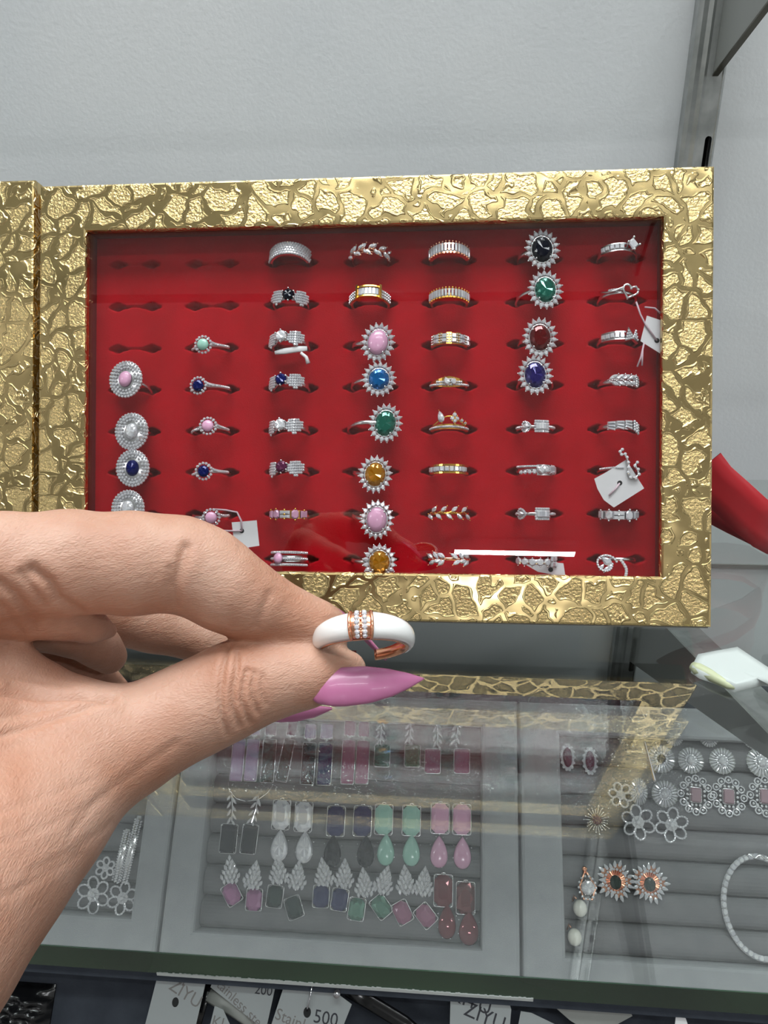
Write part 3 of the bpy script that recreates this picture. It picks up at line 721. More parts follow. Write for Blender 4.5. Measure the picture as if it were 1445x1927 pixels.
def k_roundtag(root, R, phi, nl, metal):
    shank(root, R-.0012, metal, .0013, .0006); gems_on_arc(root, R, [(f, 0, ell(.0017, .0017, 8), 0, M_cry) for f in (-52, -32, -12, 8, 28)] + [(48, y, rect(.0011, .0011), 0, M_cry) for y in (-.0012, .0012)] + [(60, y, rect(.0009, .0011), 0, M_cry) for y in (-.0012, .0012)], metal, .0004, 'round_stone')
def k_bagshank(root, R, phi, nl, metal, head):
    shank(root, R-.0012, metal, .0011, .0006); b = MB(); arcstrip(b, R, -52, 12, .0013, .0019, -.001, .0006); arcstrip(b, R, -52, 12, -.0019, -.0013, -.001, .0006); b.build('setting', metal, root)
    gems_on_arc(root, R, [(f, 0, rect(.00095, .0012), 0, M_cry) for f in range(-46, 10, 12)], metal, 0)
    if head == 'square':
        gems_on_arc(root, R, [(24, .0006, rect(.0021, .0021), 45, M_cry, .0024)], metal, 0, 'center_stone'); b = MB()
        for a in (0, 90, 180, 270): a = math.radians(a); M = arcM(R, 24, .0006, .0024); b.tube([(M @ Vector((.001*math.cos(a), .001*math.sin(a), -.003))), (M @ Vector((.0029*math.cos(a), .0029*math.sin(a), .0006)))], .00045, 6); b.ball(tuple(M @ Vector((.0029*math.cos(a), .0029*math.sin(a), .0007))), .0007)
        b.build('prongs', metal, root, smooth=True)
    else:
        b = MB(); mb = MB(); tri = [(-.0022, -.003), (.003, -.0012), (-.0004, .0036)]
        for f, s in ((20, 1), (40, -.8)):
            M = arcM(R, f, .0002, .0008); t = [(x*s, y) for x, y in tri]; t = t if s > 0 else t[::-1]; b.prism(t, -.0014, 0, M)
            for u in np.arange(.1, 1, .2):
                for v in np.arange(.1, 1-u, .2): q = [t[0][k]*(1-u-v)+t[1][k]*u+t[2][k]*v for k in (0, 1)]; pave(mb, M @ T(q[0], q[1], .0001), .0006)
        b.build('triangle_setting', metal, root); mb.build('pave_stones', M_cry, root)
def k_heart(root, R, phi, nl, metal):
    shank(root, R-.0012, metal, .0009, .0006); b = MB(); M = headM(R, 24, nl, -20, .9, .0004)
    o = [(.0032*math.sin(t)**3*1.05, .00021*(13*math.cos(t)-5*math.cos(2*t)-2*math.cos(3*t)-math.cos(4*t))) for t in np.linspace(0, 2*math.pi, 29)[:-1]]
    b.tube([M @ Vector((x, y, .0003)) for x, y in o], .00055, 6, True); b.build('open_heart', metal, root, smooth=True); mb = MB()
    for f in range(-30, 6, 6): pave(mb, arcM(R, f, .0008, .0001), .0007)
    for x, y in o[::2][:7]: pave(mb, M @ T(x, y, .0008), .00055)
    mb.build('pave_stones', M_cry, root)
    b = MB(); b.tube([arcM(R, f, .0012+.0012*math.sin(f*.06), .0003).translation for f in range(-56, 12, 4)], .0005, 6); b.build('split_shoulder', metal, root, smooth=True)
def k_twist(root, R, phi, nl, metal):
    shank(root, R-.0012, metal, .0011, .0006); it = []
    for i, f in enumerate((-20, -4, 12, 28)): it += [(f, .0014, marq(.0010, .0024, 5), -62, M_cry, .0006), (f+4, -.0014, marq(.0010, .0022, 5), 62, M_cry, .0006)]
    gems_on_arc(root, R, it, metal, .0004, 'leaf_stone'); mb = MB()
    for i in range(11): a = 2*math.pi*i/11; pave(mb, arcM(R, 48+11*math.cos(a), .0021*math.sin(a), .0003), .0008)
    for k in (-.001, 0, .001): pave(mb, arcM(R, 48, k, .0003), .0008)
    mb.build('pave_stones', M_cry, root)
def k_fan(root, R, phi, nl, metal):
    shank(root, R-.0012, metal, .0011, .0006); it = []
    for c in (-24, -2, 20):
        for k in (-1, 0, 1): it.append((c, k*.0013+.0002*c*.05, rect(.0017, .00055), k*8-8, M_cry, .0005))
    gems_on_arc(root, R, it, metal, 0); mb = MB()
    for f in (38, 46, 54):
        for k in (-.0018, -.0006, .0006, .0018): pave(mb, arcM(R, f, k-(f-38)*.00008, .0004), .0008)
    mb.build('pave_stones', M_cry, root); b = MB(); arcstrip(b, R, -36, 60, -.0018, .0018, -.001, 0); b.build('setting', metal, root)
def k_swan(root, R, phi, nl, metal, flip=1, leaf=False):
    shank(root, R-.0012, metal, .0008, .0005); H = headM(R, phi, nl, 0, .9, .0004); b = MB(); mb = MB()
    if leaf:
        c = [(.0046*math.cos(t)*(1-.3*i/14)-.0058, .0034*math.sin(t)-.0018) for i, t in enumerate(np.linspace(.2, 2*math.pi-.1, 20))]
        b.tube([H @ Vector((x, y, .0002)) for x, y in c], .00055, 6)
        for x, y in c: pave(mb, H @ T(x, y, .0007), .0006)
        for q in ((-.0086, -.0056), (-.0068, -.0066), (-.0050, -.0054)): mb.gem(marq(.0008, .0019, 5), H @ T(q[0]+.001, q[1]+.002, .0004) @ Rz(-.6), .5)
        mb.gem(pear(.0018, .0026, 10), H @ T(-.0056, -.0008, .0004) @ Rz(.9), .5)
        s = [(.0005+.0028*t+.0012*math.sin(t*4.6), -.0005-.0105*t+ (.004*max(0, t-.7)/.3 if t > .7 else 0)*.3) for t in np.linspace(0, 1, 12)] + [(.0052, -.0105), (.0056, -.0088), (.0044, -.0080)]
    else:
        s = [(-.0024, .0078), (-.0034, .0068), (-.0028, .0056), (-.0012, .0058), (-.0004, .0044), (.0002, .0022), (.0004, 0), (.0002, -.0022), (.0012, -.0042), (.0034, -.0046), (.0048, -.0030), (.0044, -.0008), (.0030, .0008), (.0040, .0022)]
    b.tube([H @ Vector((x*flip, y, .0004)) for x, y in s], .0006, 6); b.build('swan_outline', metal, root, smooth=True)
    for x, y in s: pave(mb, H @ T(x*flip, y, .001), .0008)
    for f in range(-60, int(phi)-6, 5): pave(mb, arcM(R, f, 0, -.0002), .0006)
    mb.build('pave_stones', M_cry, root)
def k_mixband(root, R, phi, nl, metal, col=None, col2=None):
    shank(root, R-.0012, metal, .0012, .0006); col = col or M_cry; b = MB(); arcstrip(b, R, -64, 64, -.0019, .0019, -.0011, -.0003); b.build('setting', metal, root)
    gems_on_arc(root, R, [(-56, 0, rect(.0012, .0017), 0, col2 or col), (-31, 0, octa(.0016, .0021, .6), 0, col2 or col, .0006), (-6, .0009, rect(.0024, .0008), 0, M_cry), (-6, -.0009, rect(.0024, .0008), 0, M_cry), (22, 0, octa(.0017, .0022, .6), 0, col2 or col, .0006), (48, 0, rect(.0018, .0016), 0, col)], metal, .00062, 'side_stone')
def k_threeline(root, R, phi, nl, metal, col):
    shank(root, R-.0012, metal, .0018, .0005); mb = MB(); b = MB()
    for y in (-.0028, 0, .0028): arcstrip(b, R, -62, 62, y-.0006, y+.0006, -.001, 0)
    b.build('triple_band', metal, root)
    for y in (-.0028, 0, .0028):
        for f in range(-60, 61, 6): pave(mb, arcM(R, f, y, .0001), .00075)
    mb.build('pave_stones', M_cry, root); put('center_stone', cached('tl', lambda m_: m_.cab(ell(.0024, .0026, 18), None, .0016), 'center_stone', col, True), root, arcM(R, -24, 0, .0008))

RINGS = [
 (0,3,(237,714),k_halo2,dict(col=M_pink,smooth=True),'silver ring with pink oval in a double crystal halo, beside an empty slit'),
 (0,4,(248,812),k_halo2,dict(col=M_cry),'clear oval double halo ring, right above the navy double halo ring'),
 (0,5,(250,881),k_halo2,dict(col=M_navy,roll=0),'silver ring with navy oval in a double crystal halo'),
 (0,6,(241,957),k_halo2,dict(col=M_cry,roll=-6),'clear oval double halo ring half hidden behind the hand'),
 (1,2,(383,649),k_swirl,dict(col=M_mint,smooth=True,roll=0),'slim swirl ring with round pale mint stone'),
 (1,3,(374,726),k_swirl,dict(col=M_navy,roll=0),'slim swirl ring with round navy stone, right below the mint one'),
 (1,4,(392,802),k_swirl,dict(col=M_pink,smooth=True),'slim swirl ring with round pink stone and no tag'),
 (1,5,(384,887),k_swirl,dict(col=M_navy),'slim swirl ring with round navy stone, just above the tagged pink one'),
 (1,6,(398,974),k_swirl,dict(col=M_pink,smooth=True),'slim swirl ring with round pink stone and a white price tag'),
 (2,0,(545,466),k_pave_band,dict(),'wide silver pavé band standing in the top row'),
 (2,1,(543,556),k_petal,dict(col=M_black_st),'silver petal ring with dark stone centred between two pavé petals'),
 (2,2,(530,634),k_petal,dict(col=M_cry),'silver petal ring with clear stone and a clear tie threaded through'),
 (2,3,(530,715),k_petal,dict(col=M_navy),'silver petal ring with dark navy stone left of its petal'),
 (2,4,(528,800),k_petal,dict(col=M_cry),'silver petal ring with large clear stone and no tie'),
 (2,5,(531,879),k_petal,dict(col=M_plum),'silver petal ring with purple stone'),
 (2,6,(550,968),k_mixband,dict(metal=M_ygold,col=M_pink,col2=M_pink),'gold band of pale pink square and baguette stones'),
 (2,7,(548,1051),k_threeline,dict(metal=M_silver,col=M_pink),'silver three-line pavé band with a pink stone'),
 (3,0,(690,470),k_vine,dict(metal=M_rose),'rose gold leaf vine ring in the shaded top row'),
 (3,1,(699,549),k_barset,dict(metal=M_ygold),'gold ring with baguettes between two upright bars'),
 (3,2,(711,645),k_sunburst,dict(col=M_pink,smooth=True),'pink oval sunburst ring just above the blue one'),
 (3,3,(713,714),k_sunburst,dict(col=M_blue,rx=.0046,ry=.0048,roll=-5),'bright sky blue oval sunburst ring'),
 (3,4,(725,797),k_sunburst,dict(col=M_teal),'green sunburst ring between the blue and the upper amber ring'),
 (3,5,(706,893),k_sunburst,dict(col=M_amber,ry=.0054,roll=-6),'amber sunburst ring between the green and the lower pink ring'),
 (3,6,(709,978),k_sunburst,dict(col=M_pink,smooth=True,roll=-4),'pink oval sunburst ring between two amber ones'),
 (3,7,(714,1058),k_sunburst,dict(col=M_amber,ry=.0052,roll=0),'amber sunburst ring partly cut off by the bottom gold frame'),
 (4,0,(843,466),k_comb,dict(metal=M_rose,h=.0026),'rose gold comb ring of tall baguettes in the top row'),
 (4,1,(848,551),k_comb,dict(metal=M_ygold,h=.0021),'gold comb ring of baguettes right below the rose gold comb ring'),
 (4,2,(846,636),k_blocks,dict(metal=M_ygold),'gold band of alternating square stones and pavé blocks'),
 (4,3,(850,720),k_tapered,dict(metal=M_ygold),'slim gold ring tapering from a raised centre'),
 (4,4,(850,800),k_crown,dict(metal=M_ygold),'gold crown shaped tiara ring'),
 (4,5,(840,882),k_channel,dict(metal=M_ygold),'gold channel band of square stones above the gold leaf vine ring'),
 (4,6,(836,965),k_vine,dict(metal=M_ygold,big=True),'gold leaf vine ring in the second row from the bottom'),
 (4,7,(868,1052),k_leafcluster,dict(metal=M_rose),'rose gold leaf cluster ring at the end of the white light streak'),
 (5,0,(1020,470),k_sunburst,dict(col=M_black_st,roll=6),'black oval sunburst ring in the top row'),
 (5,1,(1026,546),k_sunburst,dict(col=M_teal,roll=4,ry=.0056),'green oval sunburst ring right below the black one'),
 (5,2,(1016,636),k_sunburst,dict(col=M_red_st,roll=4),'deep red oval sunburst ring'),
 (5,3,(1007,706),k_sunburst,dict(col=M_violet,roll=6),'violet oval sunburst ring right below the red one'),
 (5,4,(1015,802),k_pearrect,dict(metal=M_silver),'silver pear and rectangle halo ring, the upper of the two'),
 (5,5,(1008,884),k_bezel,dict(metal=M_silver),'silver half open band with large stones on its right half'),
 (5,6,(1002,967),k_pearrect,dict(metal=M_silver,fp=-44,fr=16),'silver pear and rectangle halo ring, the lower of the two'),
 (5,7,(1022,1058),k_roundtag,dict(metal=M_silver),'silver round stone band with a white tag at the bottom frame'),
 (6,0,(1157,466),k_bagshank,dict(metal=M_silver,head='square'),'silver baguette ring with raised square stone in the top row'),
 (6,1,(1160,548),k_heart,dict(metal=M_silver),'silver open heart ring with a tag string'),
 (6,2,(1157,632),k_bagshank,dict(metal=M_silver,head='tri'),'silver baguette ring ending in pavé triangles'),
 (6,3,(1160,716),k_twist,dict(metal=M_silver),'silver ring of twisted marquise leaves'),
 (6,4,(1157,800),k_fan,dict(metal=M_silver),'silver ring of fanned baguettes above the swan ring'),
 (6,5,(1180,880),k_swan,dict(metal=M_silver),'silver swan ring carrying a large white tag'),
 (6,6,(1166,970),k_mixband,dict(metal=M_silver),'silver band of clear square and baguette stones'),
 (6,7,(1165,1052),k_swan,dict(metal=M_silver,leaf=True),'silver pavé leaf and swan ring in the bottom right corner'),
]
def ring_frame(c, r, hp, hz=HEADZ):
    sx, sy = SLITS[(c, r)]; hx, hy = bl(*hp, hz); h = Vector((hx-sx, hy-sy, hz-VZ))
    q = Vector((0, h.y, h.z)).normalized(); R = h.length; phi = math.degrees(math.atan2(h.x, math.hypot(h.y, h.z)))
    a = q.cross(Vector((1, 0, 0))); M = BOXM @ frame(Vector((sx, sy, VZ)), Vector((1, 0, 0)), a, q)
    return M, R, phi, Vector((0, a.z, q.z))
for c, r, hp, fn, kw, label in RINGS:
    M, R, phi, nl = ring_frame(c, r, hp, HEADZ if fn in (k_sunburst, k_halo2) else -.0045)
    root = empty('ring', M, label, 'ring', 'rings in the red velvet window')
    fn(root, R, phi, nl, **kw)
# price tags in the box
def price_tag(q, hole, label, strings, z=-.0052, curl=0, mark=None):
    P = [bl(x, y, z) for x, y in q]; cx = sum(p[0] for p in P)/len(P); cy = sum(p[1] for p in P)/len(P)
    root = empty('price_tag', BOXM @ T(cx, cy, z), label, 'price tag', 'price tags in the ring box')
    mb = MB(); out = [(x-cx, y-cy) for x, y in P]
    if sum(out[i-1][0]*out[i][1]-out[i][0]*out[i-1][1] for i in range(len(out))) < 0: out = out[::-1]
    mb.prism(out, -.0001, .0001); mb.build('paper', M_paper, root)
    if hole:
        hx, hy = bl(*hole, z); MB().prism(ell(.0011, .0011, 12), .0001, .00016, T(hx-cx, hy-cy, 0)).build('punch_hole', M_hole, root)
    for s in strings:
        pts = [Vector((bl(x, y, z+.0006+dz)[0]-cx, bl(x, y, z+.0006+dz)[1]-cy, .0006+dz)) for x, y, dz in s]
        MB().tube(pts, .00042, 6).build('string', M_string, root, smooth=True)
    return root
price_tag([(436,983),(483,979),(488,1027),(442,1034)], (455,999), 'square white price tag hanging below the pink swirl ring', [[(400,958,.0),(425,960,0),(446,964,0),(454,980,0),(455,999,0)], [(410,998,-.001),(430,999,0),(455,999,0)], [(466,1030,0),(470,1042,0)]])
price_tag([(1217,594),(1253,606),(1253,672),(1205,642)], (1236,641), 'white price tag half hidden at the right side of the window', [[(1197,568,0),(1205,592,0),(1214,610,0),(1236,641,0)], [(1213,578,0),(1232,580,0),(1243,590,0)], [(1212,645,0),(1206,672,0),(1199,690,0)], [(1209,660,0),(1208,688,0)]])
price_tag([(1118,901),(1140,889),(1178,865),(1212,919),(1155,955),(1136,941),(1124,920)], (1166,909), 'large white price tag with a curved edge on the swan ring', [[(1166,909,0),(1160,918,0),(1146,932,0)]], -.0046)
price_tag([(986,1061),(1012,1076),(1064,1086),(1060,1060),(1040,1058)], (1036,1072), 'white price tag at the bottom frame under the round stone band', [], -.0092)
t = empty('clear_tie', BOXM @ T(*bl(550, 668, -.0045), -.0045), 'clear plastic tag tie under the clear petal ring', 'tie'); o = Vector(bl(550, 668, -.0045)+(-.0045,))
mb = MB(); mb.tube([Vector(bl(x, y, -.0045)+(-.0045,))-o for x, y in ((517,664),(535,661),(560,657),(578,656))], [.0008, .0014, .0014, .0011], 8, flat=.35, up=(0,0,1)); mb.tube([Vector(bl(x, y, -.0045)+(-.0045,))-o for x, y in ((566,664),(576,672),(580,684))], [.0007, .0008, .001], 8); mb.build('strap', M_paper, t, smooth=True)

# ------------------------------------------------------------------ grey trays on the slanted display
TA = math.radians(45); _r = ray(640, 1830); TP = CAM + _r*(.30/_r.y)
TU = Vector((0, math.cos(TA), math.sin(TA))); TN = Vector((0, -math.sin(TA), math.cos(TA))); TX = Vector((1, 0, 0))
TRM = frame(TP, TX, TU, TN)
def tl(px, py, z=0.0):
    p = on(px, py, TP + TN*z, TN) - TP; return p.dot(TX), p.dot(TU)
s12 = (tl(298, 1795)[0] + tl(332, 1455)[0])/2; s23 = (tl(990, 1832)[0] + tl(968, 1330)[0])/2
TB, TT = -.006, .168; TD = .030; FLOORZ = -.020; ROLLZ = -.0085
win2 = ((tl(371, 1756)[0]+tl(401, 1355)[0])/2, (tl(911, 1785)[0]+tl(902, 1357)[0])/2, (tl(371, 1756)[1]+tl(911, 1785)[1])/2, (tl(400, 1354)[1]+tl(902, 1357)[1])/2)
win3 = ((tl(1050, 1388)[0]+tl(1068, 1800)[0])/2, None, (tl(1068, 1800)[1]+tl(1445, 1828)[1])/2, (tl(1050, 1386)[1]+tl(1436, 1393)[1])/2)
win1 = (None, (tl(247, 1720)[0]+tl(270, 1530)[0])/2, tl(150, 1722)[1], win2[3])
TW = s23 - s12
def tray(a, b, win, label, film):
    root = empty('jewellery_tray', TRM @ T((a+b)/2, 0, 0), label, 'jewellery tray', 'grey velvet trays'); c = (a+b)/2
    a -= c; b -= c; w0, w1, v0, v1 = win[0]-c, win[1]-c, win[2], win[3]; e = .0022; g = .0009
    mb = MB(); Lp = [corners(a+g, TB, b-g, TT, -TD), corners(a+g, TB, b-g, TT, -e), corners(a+g+e*.3, TB+e*.3, b-g-e*.3, TT-e*.3, -e*.3), corners(a+g+e, TB+e, b-g-e, TT-e, 0),
         corners(w0-e, v0-e, w1+e, v1+e, 0), corners(w0-e*.3, v0-e*.3, w1+e*.3, v1+e*.3, -e*.3), corners(w0, v0, w1, v1, -e), corners(w0, v0, w1, v1, FLOORZ)]
    for A, B in zip(Lp, Lp[1:]): ring4(mb, A, B)
    mb.add(corners(a+g, TB, b-g, TT, -TD), [(3,2,1,0)]); mb.build('frame', M_grey, root)
    MB().box((w0-.001, v0-.001, FLOORZ-.002), (w1+.001, v1+.001, FLOORZ)).build('base', M_roll, root)
    n = 7; p = (v1-v0)/n
    for i in range(n):
        mb = MB(); yc = v0+p*(i+.5); rr = p*.5-.0003; m = 13; vs = []
        for xx in (w0+.0006, w1-.0006):
            for k in range(m):
                t = math.pi*k/(m-1); vs.append((xx, yc+rr*math.cos(t)*(1 if True else 0), FLOORZ+.0005+(ROLLZ-FLOORZ-.0005)*abs(math.sin(t))**.55))
        fs = [(k, k+1, m+k+1, m+k) for k in range(m-1)] + [tuple(range(m-1, -1, -1)), tuple(range(m, 2*m))]
        mb.add(vs, fs); mb.build('foam_roll', M_roll, root, smooth=False)
    if film:
        nx, ny = 60, 40; fa, fb, fc, fd = film[0]-c, film[1]-c, film[2], film[3]; rng = np.random.RandomState(4); X, Y = np.meshgrid(np.linspace(fa, fb, nx), np.linspace(fc, fd, ny))
        Zf = .0016 + 0*X
        for _ in range(26):
            cx_, cy_, an, wd = rng.uniform(fa, fb), rng.uniform(fc+(fd-fc)*.4, fd), rng.uniform(0, 3.1), rng.uniform(.0012, .004)
            dd = (X-cx_)*math.sin(an)-(Y-cy_)*math.cos(an); ll = (X-cx_)*math.cos(an)+(Y-cy_)*math.sin(an); Zf = Zf + .0016*np.exp(-(dd/wd)**2-(ll/.016)**2)
        V = np.stack([X, Y, Zf], -1).reshape(-1, 3); i = np.arange(nx*ny).reshape(ny, nx); F = np.stack([i[:-1,:-1], i[:-1,1:], i[1:,1:], i[1:,:-1]], -1).reshape(-1, 4)
        mb = MB(); mb.add([tuple(q) for q in V], [tuple(int(k) for k in q) for q in F]); tag(mb.build('cling_film', M_film, root, smooth=True), label='crinkled clear film')
    return root
W3 = (win3[0], s23+TW-.02, win3[2], win3[3]); W1 = (s12-TW+.02, win1[1], win1[2], win1[3])
tray(s12-TW, s12, W1, 'grey velvet tray left of the middle one, mostly hidden by the hand', None)
tray(s12, s23, win2, 'grey velvet tray of coloured drop earrings, in the middle', (s12+.012, s23-.012, win2[3]-.05, win2[3]+.018))
tray(s23, s23+TW, W3, 'grey velvet tray of crystal flower earrings and a bracelet on the right', (s23+.01, s23+.11, win3[3]-.045, win3[3]+.02))
# the slanted board and the cabinet that carry the trays
bd = empty('display_board', TRM @ T(0, 0, -TD-.001), 'slate black slanted display board behind the trays and cards', 'display board')
MB().box((-.75, -.17, -.012), (.75, TT+.02, 0)).build('board', M_black, bd)
MB().box((-.75, TB-.0075, 0), (.75, TB-.0005, .022)).build('ledge', M_black, bd)
bl_ = TRM @ Vector((0, -.17, -TD-.013)); bt_ = TRM @ Vector((0, TT+.02, -TD-.013))
cb = empty('display_cabinet', T(0, .30, 0), 'black cabinet under the slanted display board', 'cabinet')
MB().box((-.76, bl_.y-.30-.02, 0), (.76, WALL_Y-.30-.006, bl_.z-.0005)).build('cabinet_body', M_black, cb)
for xx in (-.70, 0, .70):
    mb = MB(); yb = WALL_Y-.006
    pts = [(bl_.y+.006, bl_.z), (min(bt_.y, yb), bl_.z), (min(bt_.y, yb), bl_.z+(min(bt_.y, yb)-bl_.y)-.008)]
    mb.add([(xx-.006, y-.30, z) for y, z in pts]+[(xx+.006, y-.30, z) for y, z in pts], [(0,1,2),(5,4,3),(0,3,4,1),(1,4,5,2),(2,5,3,0)]); mb.build('gusset', M_black, cb)

# ------------------------------------------------------------------ earrings
KT = 1447/ .47                                              # about px per metre on the trays (sizes only)
def leafcluster(mb, w=.0075, h=.0115, n=5):
    for i, row in enumerate((1, 2, 3, 4, 5, 4)):
        for k in range(row):
            x = (k-(row-1)/2)*w/4*1.05; y = h/2-.0010-i*h*.165; a = -(k-(row-1)/2)*16*(1 if i < 4 else .5)
            mb.gem(marq(w*.115, h*.125, 4), T(x, y, .0012+.0005*math.cos(x*900+i)) @ Rz(math.radians(a+14*math.sin(i*7+k*5))) @ Rx(.25*math.sin(i*3+k*4)), .5, .0008, .0005)
    mb.ball((0, -h/2+.0006, .0008), .0008)
def leafbase(mb, w=.0075, h=.0115):
    mb.prism(pear(w*.46, h*.5, 14), 0, .0007)
    for k in range(9): a = math.radians(-70+k*40); 
    mb.tube([(0, h*.46, .0004), (0, -h*.55, .0004)], .0005, 6)
def vineleaf(mb, h=.014):
    mb.tube([(0, h/2, .0005), (.0006, 0, .0012), (0, -h/2, .0005)], .0004, 6)
    for i in range(7):
        y = h*.45-i*h*.14; s = 1 if i % 2 else -1; mb.gem(marq(.0008, .0019, 4), T(s*.0016, y-.0012, .001) @ Rz(math.radians(s*38)), .5, .0006, .0004); mb.gem(marq(.0007, .0015, 4), T(-s*.0010, y-.0022, .0012) @ Rz(math.radians(-s*30)), .5, .0006, .0004)
def prongs4(mb, rx, ry, r=.00048):
    for sx in (-1, 1):
        for sy in (-1, 1): mb.ball((sx*rx*.86, sy*ry*.93, .0013), r); mb.ball((sx*rx*1.0, sy*ry*.6, .0011), r*.9)
def place(px, py, label, roll=0, z=ROLLZ, grp=None, name='earring', cat='earring'):
    x, y = tl(px, py, z+.001); return empty(name, TRM @ T(x, y, z) @ Rz(math.radians(roll)), label, cat, grp)
def stone_part(root, name, kind, rx, ry, m, x, y, rot=0, smooth=False):
    key = ('st', kind, round(rx, 5), round(ry, 5), smooth)
    def fn(mb):
        if kind == 'rect': mb.step(round_rect(rx, ry, min(rx, ry)*.18, 2), T(0,0,.0012), .0013, .78)
        elif kind == 'octa': mb.gem(octa(rx, ry, .5), T(0,0,.0012), .52, .0020, .0010)
        elif kind == 'pear': mb.cab(pear(rx, ry, 24), T(0,0,.0006), .0024) if smooth else mb.gem(pear(rx, ry, 18), T(0,0,.0012), .6, .0018, .0010)
        elif kind == 'oval': mb.cab(ell(rx, ry, 24), T(0,0,.0006), .0022) if smooth else mb.gem(ell(rx, ry, 16), T(0,0,.0012), .6, .0018, .0010)
    s = put(name, cached(key, fn, name, m, smooth), root, T(x, y, .0003) @ Rz(math.radians(rot)))
    def pr(mb):
        if kind in ('rect', 'octa'):
            prongs4(mb, rx, ry); o = round_rect(rx*1.04, ry*1.03, rx*.2, 2)
            mb.tube([(a, b, .0006) for a, b in o], .00035, 5, True)
        else:
            for a in range(20, 380, 45): a = math.radians(a); mb.ball((rx*1.02*math.cos(a), ry*1.0*math.sin(a), .0010), .0005)
    put('prongs', cached(('pr', kind, round(rx, 5), round(ry, 5)), pr, 'prongs', M_silver, True), s)
    return s
def mm(px): return px/1447*.49
def two_stone(top, bot, m, label, smooth, grp, tsz=(17, 27), bsz=(18, 29), botkind='pear', m2=None):
    cx, cy = (top[0]+bot[0])/2, (top[1]+bot[1])/2; root = place(cx, cy, label, 0, grp=grp); o = tl(cx, cy, ROLLZ+.001)
    a = tl(*top, ROLLZ+.001); b = tl(*bot, ROLLZ+.001)
    stone_part(root, 'octagon_stone', 'octa', mm(tsz[0]), mm(tsz[1]), m2 or m, a[0]-o[0], a[1]-o[1])
    stone_part(root, 'drop_stone', botkind, mm(bsz[0]), mm(bsz[1]), m, b[0]-o[0], b[1]-o[1], 0, smooth)
    mb = MB(); ty = a[1]-o[1]+mm(tsz[1]); mb.tube([(a[0]-o[0]-.0012, ty-.0004, .0008), (a[0]-o[0]-.001, ty+.0014, .0016), (a[0]-o[0]+.001, ty+.0014, .0016), (a[0]-o[0]+.0012, ty-.0004, .0008)], .0005, 6)
    mb.ball(((a[0]+b[0])/2-o[0], (ty-2*mm(tsz[1])+b[1]-o[1]+mm(bsz[1]))/2, .001), .0006); mb.build('ear_post', M_silver, root, smooth=True)
    return root
def side(l): return [l % 'left', l % 'right']
def pair(l): return [l % ('one', 'its left-hand twin'), l]
# second row : octagon over teardrop
for (t1, b1), (t2, b2), m, m2, nm, sm in (
    (((529,1533),(526,1591)), ((571,1537),(573,1594)), M_cry, None, 'clear crystal', False),
    (((632,1545),(626,1601)), ((682,1545),(688,1602)), M_black_st, M_navy, 'navy', False),
    (((722,1542),(726,1599)), ((774,1544),(774,1600)), M_mint, None, 'pale mint', True),
    (((828,1540),(826,1603)), ((869,1542),(870,1605)), M_pink, None, 'pale pink', True)):
    two_stone(t1, b1, m, nm+' octagon and teardrop earring, left one of its pair', sm, 'octagon and teardrop earrings', m2=m2)
    two_stone(t2, b2, m, nm+' octagon and teardrop earring, right one of its pair', sm, 'octagon and teardrop earrings', m2=m2)
two_stone((834,1676), (841,1734), M_wine, 'dark red octagon and teardrop earring, left one at the tray corner', True, 'octagon and teardrop earrings', bsz=(18,30))
two_stone((876,1690), (882,1746), M_wine, 'dark red octagon and teardrop earring, right one at the tray corner', True, 'octagon and teardrop earrings', bsz=(20,30), m2=M_red_st)
# bottom row : leaf cluster over a square stone
LB = cached('leafc', leafcluster, 'leaf_stones', M_cry); LBB = cached('leafb', leafbase, 'leaf_backing', M_silver)
def leaf_drop(c, s, m, rot, label, sz=(15, 19), crot=0):
    cx, cy = (c[0]+s[0])/2, (c[1]+s[1])/2; root = place(cx, cy, label, 0, grp='leaf cluster drop earrings'); o = tl(cx, cy, ROLLZ+.001); a = tl(*c, ROLLZ+.001); b = tl(*s, ROLLZ+.001)
    l = put('leaf_backing', LBB, root, T(a[0]-o[0], a[1]-o[1], .0004) @ Rz(math.radians(crot)) @ Matrix.Diagonal((1.42, 1.5, 1, 1))); put('leaf_stones', LB, l)
    stone_part(root, 'drop_stone', 'octa', mm(sz[0]), mm(sz[1]), m, b[0]-o[0], b[1]-o[1], rot)
for c, s, m, rot, l, cr in (
    ((433,1636),(436,1682),M_pinkg,35,'leaf cluster earring with tilted lilac pink stone, far left of its row',8), ((478,1646),(478,1693),M_pinkg,0,'leaf cluster earring with upright lilac pink stone',-8),
    ((524,1636),(517,1687),M_dgreen,-4,'leaf cluster earring with upright dark green stone',10), ((560,1646),(553,1708),M_dgreen,22,'leaf cluster earring with tilted dark green stone',-4),
    ((609,1641),(604,1687),M_navy,0,'leaf cluster earring with navy stone, left one of its pair',12), ((648,1643),(639,1693),M_navy,-6,'leaf cluster earring with navy stone, right one of its pair',0),
    ((685,1660),(671,1711),M_lgreen,-6,'leaf cluster earring with upright light green stone',8), ((724,1655),(717,1706),M_lgreen,40,'leaf cluster earring with tilted light green stone',-14),
    ((763,1655),(757,1717),M_mauve,30,'leaf cluster earring with mauve stone, left one of its pair',6), ((798,1658),(801,1723),M_mauve,42,'leaf cluster earring with mauve stone, right one of its pair',-4)):
    leaf_drop(c, s, m, rot, l, crot=cr)
